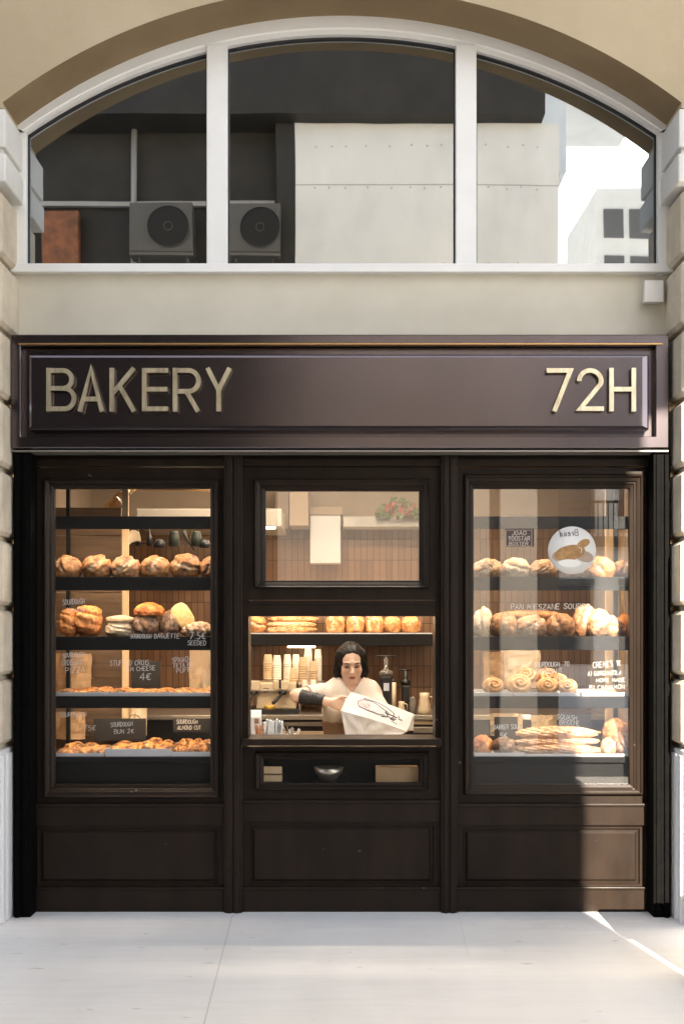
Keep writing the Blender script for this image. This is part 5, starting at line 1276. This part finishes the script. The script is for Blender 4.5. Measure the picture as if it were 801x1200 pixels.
for i in range(n):
    for j in range(K): F.append([i*K+j,i*K+(j+1)%K,(i+1)*K+(j+1)%K,(i+1)*K+j])
F.append([n*K+j for j in range(K)])
mb.add(V,F,0,False); bo=mb.build('bag_body',M_paper,bag); so=bo.modifiers.new('thick','SOLIDIFY'); so.thickness=.0012; so.offset=0
# sketch on the upper face
def onface(u,v):   # u along bag, v from back edge to front edge of the top face
    i=min(int(u*n),n-1); f=u*n-i; j=min(int(v*m_),m_-1); g_=v*m_-j
    a=ring[i][j].lerp(ring[i][j+1],g_); b_=ring[i+1][j].lerp(ring[i+1][j+1],g_); return a.lerp(b_,f)
up_n=(Rt[0]-Lf[0]).cross(Lf[1]-Lf[0]).normalized()
if up_n.z<0: up_n=-up_n
def stroke(mb,pts,w,mi=0):
    P=[]; 
    for a,b_ in zip(pts[:-1],pts[1:]):
        for t in range(5): P.append(onface(a[0]+(b_[0]-a[0])*t/5,a[1]+(b_[1]-a[1])*t/5)+up_n*.0035)
    P.append(onface(*pts[-1])+up_n*.0035)
    mb.tube(P,w,5,mi)
sk=MB()
fp=[(.18,.25),(.155,.40),(.21,.58),(.35,.70),(.50,.71),(.61,.61),(.50,.42),(.36,.28),(.26,.20)]
cpt=onface(.36,.48)+up_n*.0028; ring_pts=[onface(a,b)+up_n*.0028 for a,b in fp]
fm=MB(); fm.add([cpt]+ring_pts,[[0,i+1,(i+1)%len(fp)+1] for i in range(len(fp))]); fo=fm.build('print_fill',M_inkgrey,bag)
stroke(sk,[(.22,.18),(.16,.35),(.20,.55),(.34,.70),(.50,.72),(.62,.62)],.0017); stroke(sk,[(.22,.18),(.36,.22),(.52,.35),(.66,.45)],.0017)
stroke(sk,[(.22,.12),(.45,.16),(.62,.25),(.74,.38)],.0016); stroke(sk,[(.24,.22),(.28,.5),(.33,.62)],.0012); stroke(sk,[(.20,.30),(.30,.38),(.36,.52)],.0012)
stroke(sk,[(.60,.42),(.66,.62),(.58,.74)],.0028); stroke(sk,[(.60,.50),(.72,.48),(.80,.55)],.0028); stroke(sk,[(.72,.36),(.74,.52),(.70,.66),(.78,.72)],.0026); stroke(sk,[(.80,.40),(.84,.62),(.88,.58)],.0028); stroke(sk,[(.64,.58),(.80,.66)],.0022); stroke(sk,[(.74,.78),(.84,.86)],.0014)
sk.build('sketch_print',M_ink,bag)

# ================================================================== STREET BEHIND THE CAMERA (seen in the glass)
YO=-8.
M_conc=mat('pale_concrete',(.66,.67,.68),.8,var=(.82,.82,.82),var_scale=.9,stretch=(1,1,.5),bump=.05,bump_scale=30)
M_darkclad=mat('dark_cladding',(.018,.017,.016),.7,var=(.03,.027,.024),var_scale=3)
M_rend=mat('pale_render',(.74,.71,.66),.85,var=(.82,.79,.74),var_scale=1.5)
M_grey=mat('grey_render',(.13,.125,.12),.8)
M_win=mat('dark_window',(.02,.022,.026),.12)
ob_=thing('opposite_house',(0,YO-.5,0),'tall concrete and dark clad house across the street, reflected in the arch','house')
m=MB(); m.box(-.61,2.83,YO-6,YO,4.6,8.2); m.box(-.4,4.35,-18.,-16.,0,11.0); m.box(-.4,4.60,-18.,-16.,11.0,12.4); m.box(-.4,6.2,-18.,-16.,12.4,14.)  # rear blocks added and stepped to cut the sun on the shop
m.build('concrete_wall_and_blockers',M_conc,ob_)
m=MB(); 
for zz in (6.35,7.35,7.9):
    for k in range(13): m.lathe([(0,0),(.011,0),(.011,.004),(0,.004)],(-.4+k*.25+.06*math.sin(k*5+zz),YO+.001,zz+.03*math.sin(k*3.1)),8,M=Matrix.Rotation(R(-90),3,'X'),close=False)
m.box(-.61,2.83,YO,YO+.004,7.385,7.395)
m.build('bolt_marks',mat('bolt_grey',(.38,.37,.36),.8),ob_)
m=MB(); m.box(-9,-.86,YO-6,YO-.3,0,9.4); m.box(-.86,-.612,YO-6,YO-.02,4.6,8.2); m.box(-9,2.6,YO-6,YO+.25,8.205,9.9); m.build('dark_wall',M_darkclad,ob_)
m=MB(); m.box(-.855,1.6,YO-6,YO-.25,0,4.595); m.build('tan_wall',mat('tan_render',(.56,.53,.48),.85),ob_)
m=MB(); m.tube([(-2.75,YO-.2,6),(-2.75,YO-.2,8.2)],.04); m.tube([(-4.2,YO-.2,5.5),(-4.2,YO-.2,8.2)],.05); m.box(-4.3,-.9,YO-.28,YO-.2,7.2,7.26); m.build('pipe',mat('pipe_grey',(.35,.35,.35),.5),ob_)
m=MB(); m.box(1.70,1.93,YO-.2,YO,0,4.59); m.box(2.07,2.54,YO-.2,YO+.06,0,4.59); m.build('pale_pillar',M_rend,ob_)
m=MB(); m.box(1.601,1.699,YO-.2,YO-.05,0,4.59); m.box(1.931,2.069,YO-.2,YO-.1,0,4.59); m.box(2.541,2.83,YO-.2,YO-.02,0,4.59); m.build('grey_infill',M_grey,ob_)  # grey strips filling between and beside the pillars
def ac(x0,x1,z0,z1,label):
    o=thing('air_conditioner',((x0+x1)/2,YO,z0),label,'air conditioner','air conditioners on the house across the street'); Yf=YO+.12
    M_ac=mat('ac_cream',(.085,.084,.082),.5)
    m=MB(); m.box(x0,x1,YO-.2,Yf,z0,z1,.01); m.build('casing',M_ac,o)
    cx=x0+(x1-x0)*.62; cz=(z0+z1)/2; r=(z1-z0)*.42
    m=MB(); m.lathe([(0,0),(r,0),(r,.012),(r*.93,.016),(0,.004)],(cx,Yf+.0005,cz),28,M=Matrix.Rotation(R(-90),3,'X'),close=False); m.build('fan_well',M_black,o)
    m=MB()
    for q in (.2,1.): m.ribbon([(cx+r*q*math.cos(R(a)),cz+r*q*math.sin(R(a))) for a in range(0,360,15)],.006,Yf+.02,Yf+.026,closed=True)
    m.build('fan_grille',M_grey,o)
    m=MB(); m.tube([(x0+.1,YO,z0),(x0+.1,YO-.3,z0-.2)],.02); m.tube([(x1-.1,YO,z0),(x1-.1,YO-.3,z0-.2)],.02); m.box(x0,x1,YO-.3,YO+.1,z0-.04,z0-.001); m.build('bracket',M_grey,o)
ac(-2.75,-1.93,6.48,7.12,'air conditioner on the dark wall, left one of the reflected pair')
ac(-1.48,-.80,6.48,7.10,'air conditioner beside the concrete wall, right one of the reflected pair')
o=MB(); o.box(-3.95,-3.45,YO-.25,YO-.1,6.3,7.1,.02); tag(o.build('orange_board',mat('faded_orange',(.30,.11,.05),.7,var=(.10,.05,.03),var_scale=4),origin=(-3.7,YO-.2,6.3)),'faded orange board on the dark wall across the street','board')
fb=thing('balcony_house',(8,-26,0),'pale old house with iron balconies down the street, reflected in the right window','house')
m=MB(); m.box(3.4,14,-30,-25,0,11.7); m.box(3.2,14.2,-30,-24.7,11.2,11.9); m.box(3.4,14,-25,-24.85,3.6,3.9); m.box(3.4,14,-25,-24.85,7.4,7.6); m.build('wall',M_rend,fb)
for k in range(5):
    for zz in (.6,4.4,8.0):
        x=4.3+k*1.9; m=MB(); m.box(x,x+.95,-25,-24.96,zz,zz+2.3); f=m.build('window',M_win,fb)
        m=MB(); m.box(x-.12,x+1.07,-25,-24.9,zz+2.31,zz+2.5); m.box(x-.1,x-.002,-25,-24.92,zz,zz+2.3); m.box(x+.952,x+1.05,-25,-24.92,zz,zz+2.3); m.build('window_frame',M_grey,fb)
for zz in (4.2,7.8):
    m=MB(); m.box(3.6,12.8,-25,-23.9,zz-.2,zz); m.box(3.6,12.8,-23.98,-23.9,zz+.95,zz+1.02)
    for k in range(62): m.box(3.65+k*.15,3.68+k*.15,-23.96,-23.93,zz+.001,zz+.95)
    m.build('balcony',M_darkclad,fb)
mo=thing('office_block',(12,-42,0),'pale modern block with a window grid far down the street','office block')
m=MB(); m.box(10.9,15.5,-46,-40,0,20.6); m.build('wall',M_rend,mo)
for zz in range(8):
    for k in range(4):
        m=MB(); m.box(11.2+k*1.1,12.05+k*1.1,-40,-39.95,4+zz*2.05,5.3+zz*2.05); m.build('window',M_grey,mo)

# ================================================================== CAMERA, LIGHT, WORLD
cam=bpy.data.cameras.new('camera'); co_=bpy.data.objects.new('camera',cam); COL.objects.link(co_); scene.camera=co_
co_.location=(0,CAMY,CAMZ); co_.rotation_euler=(R(90),0,0)
cam.sensor_fit='VERTICAL'; cam.sensor_height=36; cam.lens=36*FPX/1200.; cam.shift_y=140/1200.; cam.clip_end=500; cam.clip_start=.05
AZ,EL=10.6,28.
Sv=Vector((math.sin(R(AZ))*math.cos(R(EL)),-math.cos(R(AZ))*math.cos(R(EL)),math.sin(R(EL))))
sun=bpy.data.lights.new('sun','SUN'); sun.energy=5.0; sun.angle=R(.2); sun.color=(1.,.88,.72)
so_=bpy.data.objects.new('sun',sun); COL.objects.link(so_); so_.rotation_euler=Sv.to_track_quat('Z','Y').to_euler(); so_.location=(3,-12,12)
w=bpy.data.worlds.new('World'); scene.world=w; w.use_nodes=True; nt=w.node_tree
bg=nt.nodes['Background']; sky=nt.nodes.new('ShaderNodeTexSky'); sky.sky_type='NISHITA'; sky.sun_disc=False; sky.sun_elevation=R(EL); sky.sun_rotation=R(180-AZ)
sky.air_density=1.; sky.dust_density=1.; sky.ozone_density=1.
hs=nt.nodes.new('ShaderNodeHueSaturation'); hs.inputs['Saturation'].default_value=.34
tint=nt.nodes.new('ShaderNodeMixRGB'); tint.blend_type='MULTIPLY'; tint.inputs['Fac'].default_value=1; tint.inputs[2].default_value=(.985,.99,1.,1)
nt.links.new(sky.outputs[0],hs.inputs['Color']); nt.links.new(hs.outputs[0],tint.inputs[1]); nt.links.new(tint.outputs[0],bg.inputs['Color'])
bg.inputs['Strength'].default_value=.072
scene.render.engine='CYCLES'
scene.cycles.max_bounces=10; scene.cycles.diffuse_bounces=4; scene.cycles.glossy_bounces=5; scene.cycles.transparent_max_bounces=16; scene.cycles.transmission_bounces=6
scene.cycles.caustics_reflective=False; scene.cycles.caustics_refractive=False; scene.cycles.sample_clamp_indirect=6.
vs=scene.view_settings; vs.view_transform='Standard'; vs.look='None'; vs.gamma=1.; vs.exposure=2.38
try: vs.use_curve_mapping=False
except Exception: pass
